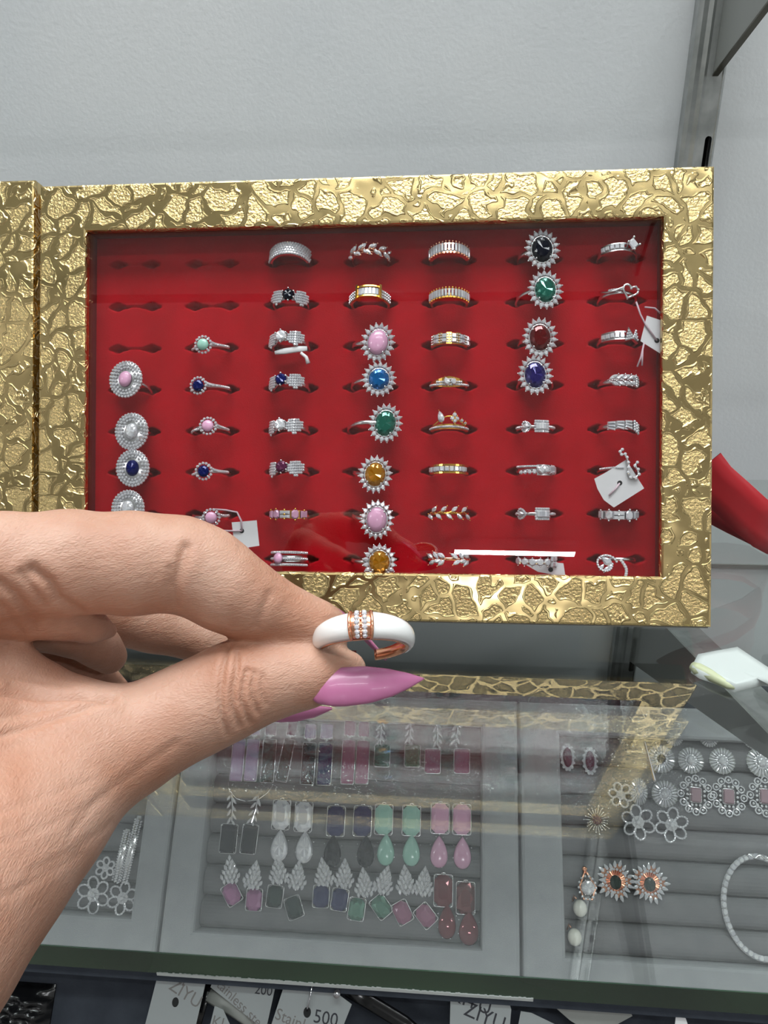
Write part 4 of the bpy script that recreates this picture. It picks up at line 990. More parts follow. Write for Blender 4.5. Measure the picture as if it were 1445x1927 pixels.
# top row : long baguettes and short leaf topped stones
def bar(x, y0, y1, w, m, topm, label, rot=0, topy=None):
    cy = (y0+y1)/2; root = place(x, cy, label, rot, grp='long bar earrings'); o = tl(x, cy, ROLLZ+.001); hh = abs(tl(x, y0, ROLLZ)[1]-tl(x, y1, ROLLZ)[1])/2
    stone_part(root, 'bar_stone', 'rect', mm(w), hh, m, 0, 0)
    stone_part(root, 'top_stone', 'rect', mm(w*.85), hh*.36, topm, 0, hh+.0078)
    def cl(mb):
        for x_, y_ in ((-.0013, .0004), (.0013, .0004), (0, -.0008), (0, .0016)): mb.gem(marq(.0009, .0014, 4), T(x_, y_, .0012), .5, .0006, .0004)
    put('cluster', cached('barcl', cl, 'cluster', M_cry), root, T(0, hh+.0026, .0004))
for x, y0, y1, w, m, tm, l, rot in (
    (447,1391,1469,12.5,M_lav,M_lav,'long lavender bar earring, left one of its pair',0), (474,1391,1469,12.5,M_lav,M_lav,'long lavender bar earring, right one of its pair',0),
    (505,1391,1471,13,M_dgreen,M_plum,'long dark green bar earring hanging straight',0), (537,1391,1470,11,M_dgreen,M_plum,'long dark green bar earring hanging tilted',-8),
    (580,1398,1475,13,M_black_st,M_lav,'long navy black bar earring, left one of its pair',0), (611,1398,1476,14,M_navy,M_lav,'long navy black bar earring, right one of its pair',0),
    (655,1392,1474,12.5,M_mauve,M_mauve,'long mauve pink bar earring, left one of its pair',0), (682,1394,1474,12.5,M_mauve,M_mauve,'long mauve pink bar earring, right one of its pair',0)):
    bar(x, y0, y1, w, m, tm, l, rot)
VL = cached('vine', vineleaf, 'vine_leaves', M_cry)
def vine_drop(c, s, sz, m, label, crot=0, rot=0, loop=None):
    cx, cy = (c[0]+s[0])/2, (c[1]+s[1])/2; root = place(cx, cy, label, 0, grp='vine top drop earrings'); o = tl(cx, cy, ROLLZ+.001); a = tl(*c, ROLLZ+.001); b = tl(*s, ROLLZ+.001)
    put('vine_leaves', VL, root, T(a[0]-o[0], a[1]-o[1], .0004) @ Rz(math.radians(crot)) @ Matrix.Diagonal((1.2, 1.25, 1, 1)))
    stone_part(root, 'drop_stone', 'rect', mm(sz[0]), mm(sz[1]), m, b[0]-o[0], b[1]-o[1], rot)
    if loop: MB().tube([Vector(tl(*p, ROLLZ+.002)+(.0016,))-Vector(o+(0,)) for p in loop], .0005, 6).build('ear_hook', M_silver, root, smooth=True)
vine_drop((716,1375), (719,1422), (15, 21), M_teal, 'short teal earring with vine leaf top, left one of its pair'); vine_drop((771,1372), (776,1422), (15, 21), M_lgreen, 'short teal earring with vine leaf top, right one of its pair')
vine_drop((822,1378), (814,1432), (15, 23), M_mauve, 'short mauve earring with vine leaf top, left one of its pair', 4); vine_drop((859,1376), (869,1432), (15, 23), M_mauve, 'short mauve earring with vine leaf top, right one of its pair', -8)
vine_drop((436,1520), (430,1578), (16, 26), M_black_st, 'navy black rectangle earring under vine leaves, at the tray edge', 6, 0, [(428,1472),(432,1488),(445,1503),(462,1508)])
vine_drop((480,1522), (469,1579), (15, 26), M_black_st, 'navy black rectangle earring under vine leaves, second from the tray edge', -10, -3, [(462,1508),(485,1505),(503,1492),(513,1478)])
# ------------------------------------------------------------------ right tray : round, flower, ornate and pearl pieces
def sunray(mb, r=.0075, n=22):
    for i in range(n):
        a = 2*math.pi*i/n; M = Rz(a) @ T(0, r*.68, .0012) @ Rx(-.25); mb.gem(marq(r*.085, r*.3, 4), M, .5, .0006, .0004)
    for i in range(12): a = 2*math.pi*i/12; mb.gem(ell(.0008, .0008, 6), T(r*.36*math.cos(a), r*.36*math.sin(a), .0016), .5)
def sunray_base(mb, r=.0075): mb.prism(ell(r*.9, r*.9, 28), 0, .0008)
SR = cached('sunray', sunray, 'ray_stones', M_cry); SRB = cached('sunrayb', sunray_base, 'disc_backing', M_greymetal)
def round_earring(px, py, label, r=27, ctr=M_cry, sx=1):
    root = place(px, py, label, 0, grp='round crystal earrings'); k = mm(r)/.0075; S_ = Matrix.Diagonal((k*sx, k, 1, 1)); b = put('disc_backing', SRB, root, S_); put('ray_stones', SR, b)
    put('center_stone', cached(('rc',), lambda mb: mb.gem(ell(.0022, .0022, 10), T(0,0,.0022), .55, .0012, .0008), 'center_stone', ctr), root, S_)
for px, py, l, r, c, sx in (
    (1244,1428,'round crystal earring with dark open centre beside the pin',29,M_black_st,1), (1300,1431,'round crystal ray earring, third row end, left of the bright one',27,M_cry,1),
    (1359,1432,'round crystal ray earring in the top row above the square pair',27,M_cry,1), (1433,1434,'round crystal ray earring cut by the right photo edge',31,M_cry,1),
    (1202,1489,'narrow fanned crystal earring seen side on below the pin',28,M_cry,.66), (1251,1494,'round crystal ray earring at the tip of the pin',27,M_cry,1)):
    round_earring(px, py, l, r, c, sx)
for px, py, l in ((1268,1392,'top of a crystal earring peeking out at the tray edge, left of three'), (1334,1394,'top of a crystal earring peeking out at the tray edge, middle of three'), (1416,1397,'top of a crystal earring peeking out at the tray edge, right of three')):
    round_earring(px, py-6, l, 20)
def flower(px, py, label, r=32, rot=0, ctr=M_cry):
    root = place(px, py, label, rot, grp='crystal flower earrings'); R = mm(r)
    def pet(mb):
        o = [(x*R*.30, y*R*.38) for x, y in ell(1, 1, 14)]
        mb.tube([(x, y, .0012) for x, y in o], .0006, 6, True)
        for x, y in o: mb.gem(ell(.0007, .0007, 6), T(x, y, .0018), .5)
    pm = cached(('petal', round(R, 4)), pet, 'petal', M_cry)
    for i in range(6): put('petal', pm, root, Rz(math.radians(i*60)) @ T(0, R*.62, 0) @ Rx(.15))
    def ce(mb):
        mb.gem(ell(R*.16, R*.16, 8), T(0, 0, .003), .5)
        for i in range(6): a = math.pi*i/3; mb.gem(marq(R*.07, R*.18, 4), T(R*.2*math.cos(a), R*.2*math.sin(a), .0022) @ Rz(a+1.57), .5)
        mb.prism(ell(R*.36, R*.36, 12), 0, .0016)
    put('flower_center', cached(('fc', round(R, 4)), ce, 'flower_center', ctr), root)
flower(1200, 1547, 'open six petal crystal flower earring, left one of its pair', 32, 8); flower(1263, 1552, 'open six petal crystal flower earring, right one of its pair', 32, -12)
flower(1168, 1496, 'crystal flower earring with green glint beside the gold reflection', 24, 20)
def ornate(px, py, label):
    root = place(px, py, label, -4, grp='ornate square crystal earrings'); w = mm(29)
    def fr(mb):
        for i in range(12):
            a = 2*math.pi*i/12; x, y = w*.92*math.cos(a)*(1 if i % 3 else 1.05), w*1.05*math.sin(a)
            mb.tube([(x+.0021*math.cos(t), y+.0021*math.sin(t), .0012) for t in np.linspace(0, 2*math.pi, 9)[:-1]], .0005, 5, True); mb.gem(ell(.0009, .0009, 6), T(x*.98, y*.98, .0016), .5)
        for i in range(5):
            for s in (-1, 1): mb.gem(ell(.0009, .0009, 6), T((i-2)*w*.26, s*w*.62, .0018), .5); mb.gem(ell(.0009, .0009, 6), T(s*w*.55, (i-2)*w*.28, .0018), .5)
    put('filigree', cached('orn', fr, 'filigree', M_cry), root); stone_part(root, 'center_stone', 'rect', w*.36, w*.46, M_mauve_l, 0, 0)
M_mauve_l = stone('rose_grey_stone', (170, 140, 150), .2)
ornate(1309, 1496, 'ornate square crystal earring with rose grey centre, left of the three'); ornate(1371, 1499, 'ornate square crystal earring with rose grey centre, middle of the three'); ornate(1440, 1499, 'ornate square crystal earring cut by the photo edge')
def spray(px, py, label, ctr):
    root = place(px, py, label, 0, grp='sunburst studs')
    def sp(mb):
        for i in range(22):
            a = 2*math.pi*i/22; r = mm(19)*(1+.35*((i*7) % 3)/2); mb.tube([(mm(7)*math.cos(a), mm(7)*math.sin(a), .0012), (r*math.cos(a), r*math.sin(a), .002)], .0003, 5); mb.ball((r*math.cos(a), r*math.sin(a), .002), .0007)
    put('rays', cached('spray', sp, 'rays', M_silver, True), root); stone_part(root, 'center_stone', 'oval', mm(9), mm(9), ctr, 0, 0)
spray(1123, 1543, 'spiky sunburst stud with dark amber centre', M_plum)
for px, py, l, c in ((1068,1425,'dark crystal drop at the left edge of the right tray',M_plum), (1110,1432,'dark crystal stud beside the gold reflection',M_plum)):
    root = place(px, py, l, 0, grp='dark crystal studs')
    def ds(mb):
        for i in range(14): a = 2*math.pi*i/14; mb.gem(ell(.0010, .0010, 6), T(mm(13)*math.cos(a), mm(24)*math.sin(a), .0012), .5)
        mb.prism(ell(mm(13), mm(24), 20), 0, .0008)
    put('halo', cached('dark', ds, 'halo', M_cry), root); stone_part(root, 'center_stone', 'oval', mm(9), mm(19), c, 0, 0)
def rose_cluster(px, py, label, r=33, green=True):
    root = place(px, py, label, 0, grp='rose gold cluster earrings'); R = mm(r)
    def ba(mb):
        mb.prism([(R*(.8+.12*math.cos(5*t))*math.cos(t), R*(.8+.12*math.cos(5*t))*math.sin(t)) for t in np.linspace(0, 2*math.pi, 41)[:-1]], 0, .001)
        for i in range(26): a = 2*math.pi*i/26; mb.tube([(R*.3*math.cos(a), R*.3*math.sin(a), .0014), (R*.55*math.cos(a), R*.55*math.sin(a), .0016)], .0005, 5)
    def gs(mb):
        for i in range(20):
            a = 2*math.pi*i/20; k = .86+.1*math.cos(5*a); mb.gem(pear(R*.11, R*.2, 8), T(R*k*math.cos(a), R*k*math.sin(a), .0018) @ Rz(a-1.57), .5)
            mb.gem(ell(R*.08, R*.08, 6), T(R*.6*math.cos(a+.15), R*.6*math.sin(a+.15), .0022), .5)
    b = put('cluster_setting', cached(('rcb', r), ba, 'cluster_setting', M_rose), root); put('cluster_stones', cached(('rcg', r), gs, 'cluster_stones', M_cry), b)
    stone_part(root, 'center_stone', 'oval', R*.34, R*.38, M_dgreen if green else M_cry, 0, -R*.1)
rose_cluster(1158, 1657, 'rose gold crystal cluster earring with green centre, left one'); rose_cluster(1222, 1661, 'rose gold crystal cluster earring with green centre, right one')
root = place(1105, 1668, 'small rose gold clip earring with one round crystal, above the pearl', 0, grp=None)
def clip(mb):
    mb.tube([(mm(3)*math.cos(t)-mm(4), mm(30)+mm(2)*math.sin(t), .001) for t in np.linspace(0, 6.28, 9)[:-1]], .0009, 6, True); mb.tube([(-mm(3), mm(28), .001), (-mm(14), 0, .001), (-mm(8), -mm(22), .001), (mm(8), -mm(22), .001), (mm(16), 0, .001), (mm(4), mm(18), .001), (-mm(3), mm(28), .001)], .0008, 6)
MB_ = MB(); clip(MB_); MB_.build('clip_frame', M_rose, root, smooth=True); stone_part(root, 'center_stone', 'oval', mm(13), mm(13), M_cry, mm(1), -mm(2))
MB_ = MB(); [MB_.gem(ell(.0008, .0008, 6), T(mm(16)*math.cos(t), mm(20)*math.sin(t)-mm(2), .0016), .5) for t in np.linspace(0, 6.28, 15)[:-1]]; MB_.build('halo_stones', M_cry, root)
for px, py, l in ((1090,1708,'white pearl drop under the rose gold clip earring'), (1080,1762,'white pearl drop lowest at the left side of the right tray')):
    root = place(px, py, l, 0, grp='pearl drops'); MB().ball((0, 0, mm(12)*.9), mm(13), None, 20, (1, 1.15, .95)).build('pearl', M_pearl, root, smooth=True)
    MB().tube([(-mm(6), mm(15), .003), (-mm(9), mm(20), .002), (-mm(12), mm(10), .001)], .0006, 6).build('pearl_cap', M_rose, root, smooth=True)
# crystal tennis bracelet
cxy = tl(1433, 1707, ROLLZ+.002); br = empty('bracelet', TRM @ T(cxy[0], cxy[1], ROLLZ), 'crystal tennis bracelet lying in the right tray', 'bracelet')
ax, ay = mm(66), mm(85); nl_ = 44
lk = cached('link', lambda mb: mb.step(octa(.0018, .0018, .5), T(0, 0, .0012), .0012, .6), 'link_stone', M_cry); lb = cached('linkb', lambda mb: mb.prism(rect(.002, .0017), 0, .0011), 'link_setting', M_silver)
for i in range(nl_):
    a = 2*math.pi*i/nl_; x, y = ax*math.cos(a), ay*math.sin(a); ta = math.atan2(ay*math.cos(a), -ax*math.sin(a)); s = put('link_setting', lb, br, T(x, y, .0002) @ Rz(ta)); put('link_stone', lk, s)
MB().tube([(-mm(18)+i*.0018, ay+.0012*math.sin(i*1.7), .0022) for i in range(14)], .0008, 6).build('clasp', M_silver, br, smooth=True)
# ------------------------------------------------------------------ left tray : twisted chains and flower brooches
def chain(p0, p1, label):
    a, b = Vector(tl(*p0, ROLLZ+.002)+(0,)), Vector(tl(*p1, ROLLZ+.002)+(0,)); root = empty('crystal_chain', TRM @ T(b.x, b.y, ROLLZ), label, 'chain', 'twisted crystal chains'); d = a-b; n = int(d.length/.0016); q = d.normalized(); s = Vector((-q.y, q.x, 0)); mb = MB(); m2 = MB()
    for i in range(n):
        c = q*(i*.0016); 
        for k in (-1, 0, 1): mb.gem(rect(.0010, .0006), T(c.x+s.x*k*.0018, c.y+s.y*k*.0018+k*.0006, .0022-.0006*abs(k)) @ Rz(.5), .5, .0005, .0003)
    m2.tube([(0, 0, .0012), d + Vector((0, 0, .0012))], .0026, 10, flat=.45, up=(0, 0, 1)); r_ = m2.build('chain_core', M_silver, root, smooth=True); mb.build('chain_stones', M_cry, r_)
chain((262,1535), (232,1660), 'twisted crystal chain in the left tray, nearer its right wall'); chain((240,1560), (217,1658), 'twisted crystal chain in the left tray, nearer the hand')
flower(176, 1684, 'crystal flower brooch in the left tray beside the wrist', 34, 10); flower(231, 1690, 'crystal flower brooch at the right corner of the left tray', 30, -6); flower(199, 1633, 'small crystal flower brooch beside the chains in the left tray', 20, 0)

# ------------------------------------------------------------------ cards hanging under the shelf edge
CZ = -.012
def card_at(px, py, z): 
    x, y = tl(px, py, z); return Vector((x, y, 0))
def lettering(root, txt, size, loc, rot, m=None, name='lettering'):
    cu = bpy.data.curves.new(name, 'FONT'); cu.body = txt; cu.size = size; cu.align_x = 'CENTER'; cu.align_y = 'CENTER'; cu.materials.append(m or M_ink); cu.extrude = .00002; cu.resolution_u = 3
    t_ = bpy.data.objects.new(name, cu); C.objects.link(t_); bpy.context.view_layer.update(); me = bpy.data.meshes.new_from_object(t_.evaluated_get(bpy.context.evaluated_depsgraph_get())); bpy.data.objects.remove(t_)
    o = put(name, me); o.parent = root; o.matrix_local = T(*loc) @ Rz(math.radians(rot)); return o
def card(q, z, label, texts, holes, hook=None, m=None):
    P = [card_at(x, y, z) for x, y in q]; c = sum(P, Vector())/len(P); root = empty('jewellery_card', TRM @ T(c.x, c.y, z), label, 'card', 'jewellery cards under the shelf')
    out = [(p.x-c.x, p.y-c.y) for p in P]
    if sum(out[i-1][0]*out[i][1]-out[i][0]*out[i-1][1] for i in range(len(out))) < 0: out = out[::-1]
    MB().prism(out, -.0004, 0).build('card_face', m or M_card, root)
    for tx, px, py, s, rot, mm_ in texts: p = card_at(px, py, z)-c; lettering(root, tx, s, (p.x, p.y, .00005), rot, mm_)
    for px, py, r in holes: p = card_at(px, py, z)-c; MB().prism(ell(r, r*1.25, 14), .00002, .00008, T(p.x, p.y, 0)).build('punch_hole', M_hole, root)
    return root, c
inkb = mat('grey_print', (112, 108, 106), .6); inkd = mat('pen_ink', (40, 40, 48), .6)
card([(296,1838),(300,1800),(372,1812),(387,1848),(384,1862),(366,1940),(270,1940)], CZ, 'silver grey card with round hole nearest the hand', [('KI', 340, 1842, .009, -24, inkb), ('ZIYU', 349, 1870, .0105, -26, inkb)], [(330,1886,.0022)])
card([(415,1806),(524,1830),(500,1940),(396,1858)], CZ-.003, 'grey card printed in small serif letters and a pen price', [('Stainless steel', 452, 1890, .0082, -36, inkb), ('200', 496, 1864, .0078, -4, inkd)], [])
card([(404,1893),(420,1900),(440,1945),(390,1950)], CZ-.0005, 'small pale card corner under the serif printed card', [('KI', 410, 1925, .009, -10, inkb)], [])
root, c = card([(540,1838),(592,1838),(662,1890),(640,1945),(505,1945)], CZ, 'grey card on a wire hook with a handwritten price', [('Stainl', 546, 1919, .0092, -16, inkb), ('500', 613, 1917, .0105, -6, inkd)], [(578,1905,.0024)])
a = card_at(578,1902,CZ)-c; b = card_at(590,1850,CZ)-c; MB().tube([(a.x, a.y, .0005), (a.x+.0006, a.y+.003, .003), (b.x, b.y, .004)], .0006, 6).build('wire_hook', M_hookm, root, smooth=True)
card([(848,1862),(850,1826),(946,1840),(962,1900),(958,1945),(846,1945)], CZ, 'silver grey card with rounded corner printed in two lines', [('KIYU', 886, 1884, .0118, -16, inkd), ('ZIYU', 912, 1914, .0118, -18, inkd)], [])
card([(980,1903),(1000,1906),(1080,1945),(972,1945)], CZ-.001, 'pale card right of the two line card, mostly below the photo edge', [], [])
card([(1272,1910),(1290,1916),(1300,1945),(1268,1945)], CZ, 'white card corner far right under the green glass edge', [], [], m=M_paper)
card([(1004,1860),(1180,1890),(1190,1912),(1120,1950),(1072,1920)], CZ-.006, 'wide clear grey sleeve lying under the cards on the right', [], [], m=M_greymetal)
def strap(pts, label, wdt, m, z): 
    P = [card_at(x, y, z) for x, y in pts]; o = P[0]; root = empty('strap', TRM @ T(o.x, o.y, z), label, 'strap', 'straps on the black board'); MB().tube([p-o for p in P], wdt, 8, flat=.22, up=(0,0,1)).build('strap_band', m, root, smooth=True)
strap([(655,1862),(700,1888),(760,1925),(800,1960)], 'glossy black strap running down right of the wire hook card', .0045, M_bag, CZ-.0025)
strap([(392,1872),(440,1900),(500,1940)], 'grey rubbery strap under the serif printed card', .0042, M_greymetal, CZ-.006)
strap([(396,1848),(372,1930)], 'black strap between the two left cards', .0022, M_bag, CZ-.006)
a = card_at(636, 1866, CZ); pg = empty('display_peg', TRM @ T(a.x, a.y, -TD-.0008), 'short clear peg under the glass edge beside the strap', 'peg'); MB().tube([(0,0,0),(0,0,TD+CZ+.008)], .0022, 12).build('peg', M_hookm, pg, smooth=True)
# black plastic pouch, lower left
def pouch():
    rng = np.random.RandomState(2); c = card_at(10, 1915, -.012); root = empty('plastic_pouch', TRM @ T(c.x, c.y, -TD-.0008), 'crumpled glossy black plastic pouch in the lower left corner', 'pouch'); mb = MB(); n = 22; vs = []
    for i in range(n+1):
        for k in range(n+1):
            x, y = -1+2*i/n, -1+2*k/n; h = max(0, (1-abs(x)**3)*(1-abs(y)**3)); vs.append((x*.022, y*.016, .001+h*(.012+.004*math.sin(x*7+y*4)*math.cos(y*9-x*3)+rng.rand()*.0015)))
    fs = [(i*(n+1)+k, (i+1)*(n+1)+k, (i+1)*(n+1)+k+1, i*(n+1)+k+1) for i in range(n) for k in range(n)]; mb.add(vs, fs); mb.add([(x*.022, y*.016, 0) for x, y in ((-1,-1),(1,-1),(1,1),(-1,1))], [(3,2,1,0)]); mb.build('pouch_skin', M_bag, root, smooth=True)
pouch()

# ------------------------------------------------------------------ the hand
def hp(px, py, z): return np.array(at(px, py, z))
def rr_(r, z): return r*z/F_PX
def chain_(l): return [(hp(x, y, z), rr_(r, z)) for x, y, z, r in l]
FING = {
 'index': [(-330,1120,.128,128),(-120,1082,.140,110),(0,1066,.147,98),(130,1058,.152,94),(250,1060,.156,93),(335,1060,.159,85),(385,1078,.160,81),(430,1110,.161,76),(475,1134,.163,66),(520,1152,.165,55),(565,1166,.166,46),(606,1177,.167,38),(634,1186,.168,29)],
 'thumb': [(60,1452,.150,118),(150,1420,.152,112),(250,1392,.156,95),(330,1350,.159,86),(390,1322,.161,84),(445,1294,.1625,83),(490,1280,.1635,72),(535,1272,.164,66),(585,1268,.1645,56),(628,1262,.166,42),(662,1256,.1675,27)],
 'middle': [(-60,1150,.163,92),(60,1150,.172,68),(170,1150,.185,58),(290,1176,.193,50),(390,1206,.197,43),(450,1252,.198,37),(500,1300,.197,30),(528,1328,.196,24)],
 'ring': [(-30,1165,.163,70),(70,1168,.164,55),(130,1186,.167,46),(185,1216,.172,38),(205,1235,.175,34)],
 'little': [(60,1230,.178,60),(130,1258,.180,46),(190,1282,.181,32),(222,1296,.182,22)],
}
FLESH = [(-120,1125,.149,86),(0,1128,.151,70),(70,1142,.1535,56),(125,1160,.157,40),(170,1178,.161,28),(208,1188,.165,15)]
PALM = [[(-300,1300,.132,190),(-120,1258,.147,92),(0,1262,.152,62),(90,1290,.1555,34),(150,1308,.157,20),(205,1322,.158,9)],
        [(-330,1420,.128,210),(-140,1420,.138,165),(0,1408,.146,112),(120,1398,.151,92)],
        [(-420,1900,.105,330),(-220,1760,.118,255),(-60,1622,.131,190),(60,1520,.142,148),(150,1440,.150,108)],
        [(-470,2150,.098,330),(-420,1900,.105,330)],
        [(-330,1120,.128,130),(-330,1420,.128,210)]]
def sdf_chain(P, pts, k):
    d = None
    for (a, ra), (b, rb) in zip(pts, pts[1:]):
        ba = (b-a).astype(np.float32); L2 = float(ba.dot(ba)) + 1e-12
        pa = P - a.astype(np.float32); h = np.clip(pa @ ba / L2, 0, 1)
        q = np.sqrt(((pa - h[..., None]*ba)**2).sum(-1)) - (ra + (rb-ra)*h)
        d = q if d is None else smin(d, q, k)
    return d
def smin(a, b, k):
    h = np.clip(.5 + .5*(b-a)/k, 0, 1); return b*(1-h) + a*h - k*h*(1-h)
def surface_nets(f, org, h):
    nx, ny, nz = f.shape; s = f < 0
    cell = np.zeros((nx-1, ny-1, nz-1), np.int32); acc = np.zeros((nx-1, ny-1, nz-1, 3), np.float32); cnt = np.zeros((nx-1, ny-1, nz-1), np.float32)
    for ax in range(3):
        o1, o2 = [i for i in range(3) if i != ax]
        for b1 in (0, 1):
            for b2 in (0, 1):
                sl0 = [None]*3; sl1 = [None]*3; n_ = f.shape
                sl0[ax] = slice(0, n_[ax]-1); sl1[ax] = slice(1, n_[ax])
                for o, b in ((o1, b1), (o2, b2)): sl0[o] = sl1[o] = slice(b, n_[o]-1+b)
                a = f[tuple(sl0)]; c = f[tuple(sl1)]; m = (a < 0) != (c < 0); t = np.where(m, a/(a-c+1e-12), 0)
                acc[..., ax] += np.where(m, t, 0); acc[..., o1] += m*b1; acc[..., o2] += m*b2; cnt += m
    act = cnt > 0; idx = -np.ones(act.shape, np.int64); idx[act] = np.arange(act.sum()); base = np.argwhere(act).astype(np.float32)
    V = (base + acc[act]/cnt[act][:, None])*h + org; Q = []
    for ax in range(3):
        o1, o2 = (ax+1) % 3, (ax+2) % 3; n_ = f.shape
        s0 = [slice(1, n_[i]-1) for i in range(3)]; s1 = list(s0); s0[ax] = slice(0, n_[ax]-1); s1[ax] = slice(1, n_[ax])
        a = s[tuple(s0)]; b = s[tuple(s1)]
        for flip in (0, 1):
            loc = np.argwhere(a & ~b if not flip else ~a & b)
            off = np.ones(3, int); off[ax] = 0; loc = loc + off
            def I(d1, d2):
                q = loc.copy(); q[:, o1] -= d1; q[:, o2] -= d2; return idx[q[:, 0], q[:, 1], q[:, 2]]
            quad = np.stack([I(1, 1), I(0, 1), I(0, 0), I(1, 0)], 1); Q.append(quad if not flip else quad[:, ::-1])
    return V, np.concatenate(Q)
CREASES = [  # pixel polyline, depth (m), half width (px)
 ([(350,1030),(340,1062),(328,1102),(331,1140)], .0008, 9), ([(318,1070),(312,1110),(318,1138)], .0003, 7),
 ([(507,1118),(495,1148),(482,1178)], .0004, 8),
 ([(430,1216),(419,1260),(414,1310),(417,1350),(428,1382)], .0006, 5), ([(446,1230),(445,1262),(438,1300),(439,1335),(450,1366)], .0006, 5),
 ([(464,1262),(457,1290),(455,1318),(463,1345),(470,1360)], .0006, 5), ([(478,1266),(474,1290),(475,1312),(484,1340)], .0005, 5), ([(494,1272),(492,1296),(497,1324)], .0003, 5),
 ([(0,1302),(80,1311),(150,1308),(212,1314)], .0016, 7), ([(20,1290),(90,1304),(160,1308)], .0006, 7),
 ([(0,1385),(60,1368),(150,1338),(205,1318)], .0005, 6), ([(0,1350),(60,1342),(130,1326)], .0003, 6), ([(0,1270),(70,1282),(130,1292)], .0003, 6),
 ([(0,1098),(30,1120),(52,1150),(64,1185)], .0008, 11), ([(62,1072),(92,1096),(110,1128),(150,1152)], .0011, 11), ([(0,1140),(20,1160),(40,1190)], .0006, 10), ([(40,1080),(62,1108),(86,1140)], .0006, 9),
 ([(140,1560),(190,1500),(260,1450),(330,1400)], .00022, 9), ([(60,1640),(140,1600),(210,1550)], .0002, 8),
 ([(0,1590),(90,1555),(200,1500)], .00012, 7), ([(0,1690),(60,1660),(150,1610)], .0002, 8), ([(0,1530),(80,1500),(170,1470)], .00012, 7)]
def build_hand():
    h = .00095
    lo = np.array([-.125, .03, CAM.z-.215], np.float32); hi = np.array([.012, .215, CAM.z+.015], np.float32); n_ = np.ceil((hi-lo)/h).astype(int)
    g = [lo[i]+h*np.arange(n_[i], dtype=np.float32) for i in range(3)]
    f = np.empty(tuple(n_), np.float32)
    ch = {k: chain_(v) for k, v in FING.items()}; pl = [chain_(v) for v in PALM]; fl = chain_(FLESH)
    step = 24
    for i in range(0, n_[0], step):
        P = np.stack(np.meshgrid(g[0][i:i+step], g[1], g[2], indexing='ij'), -1)
        palm = None
        for p in pl: q = sdf_chain(P, p, .004); palm = q if palm is None else smin(palm, q, .005)
        d = sdf_chain(P, ch['index'], .003); 
        th = sdf_chain(P, ch['thumb'], .003)
        d2 = smin(th, palm, .006)
        d = smin(d, d2, .0016)
        d = smin(d, sdf_chain(P, fl, .003), .0011)
        for k in ('middle', 'ring', 'little'): d = smin(d, sdf_chain(P, ch[k], .002), .0012)
        f[i:i+step] = d
    f[0] = f[-1] = 1; f[:, 0] = f[:, -1] = 1; f[:, :, 0] = f[:, :, -1] = 1
    V, Q = surface_nets(f, lo, h)
    me = bpy.data.meshes.new('hand'); me.from_pydata([tuple(map(float, v)) for v in V], [], [tuple(map(int, q)) for q in Q]); me.update()
    bm_ = __import__('bmesh').new(); bm_.from_mesh(me)
    # keep the one big body
    import bmesh
    seen = set(); best = []
    bm_.verts.ensure_lookup_table()
    for v in bm_.verts:
        if v.index in seen: continue
        st = [v]; comp = []; seen.add(v.index)
        while st:
            a = st.pop(); comp.append(a)
            for e in a.link_edges:
                b = e.other_vert(a)
                if b.index not in seen: seen.add(b.index); st.append(b)
        if len(comp) > len(best): best = comp
    kb = set(b.index for b in best); bmesh.ops.delete(bm_, geom=[v for v in bm_.verts if v.index not in kb], context='VERTS')
    for _ in range(2): bmesh.ops.smooth_vert(bm_, verts=bm_.verts, factor=.5, use_axis_x=True, use_axis_y=True, use_axis_z=True)
    bmesh.ops.recalc_face_normals(bm_, faces=bm_.faces)
    bm_.to_mesh(me); bm_.free()
    tmp = bpy.data.objects.new('tmp', me); C.objects.link(tmp); md = tmp.modifiers.new('s', 'SUBSURF'); md.levels = 1
    ev = tmp.evaluated_get(bpy.context.evaluated_depsgraph_get()); me2 = bpy.data.meshes.new_from_object(ev); bpy.data.objects.remove(tmp)
    n = len(me2.vertices); co = np.empty(n*3, np.float32); me2.vertices.foreach_get('co', co); co = co.reshape(-1, 3); no = np.empty(n*3, np.float32); me2.vertices.foreach_get('normal', no); no = no.reshape(-1, 3)
    rel = co - np.array(CAM, np.float32); c = rel @ CM.astype(np.float32); px = CX + F_PX*c[:, 0]/c[:, 2]; py = CY + F_PX*c[:, 1]/c[:, 2]
    face = np.clip(-(no*rel).sum(1)/np.linalg.norm(rel, axis=1), 0, 1)**.5 * (c[:, 2] < .172)
    disp = np.zeros(n, np.float32)
    for pts, dep, hw in CREASES:
        dm = np.full(n, 1e9, np.float32)
        for (ax_, ay_), (bx_, by_) in zip(pts, pts[1:]):
            ux, uy = bx_-ax_, by_-ay_; L2 = ux*ux+uy*uy; t = np.clip(((px-ax_)*ux+(py-ay_)*uy)/L2, 0, 1); dm = np.minimum(dm, np.hypot(px-ax_-t*ux, py-ay_-t*uy))
        disp -= dep*np.exp(-(dm/hw)**2); disp += dep*.22*np.exp(-((dm-hw*2.4)/(hw*1.5))**2)
    co2 = co + no*(disp*face)[:, None]; me2.vertices.foreach_set('co', co2.ravel()); me2.polygons.foreach_set('use_smooth', np.ones(len(me2.polygons), bool))
    me2.materials.clear(); me2.materials.append(M_skin); me2.name = 'hand'; me2.update()
    o = bpy.data.objects.new('hand', me2); C.objects.link(o)
    return tag(o, 'hand with long pointed pink nails pinching a white ring', 'hand')
hand = build_hand()
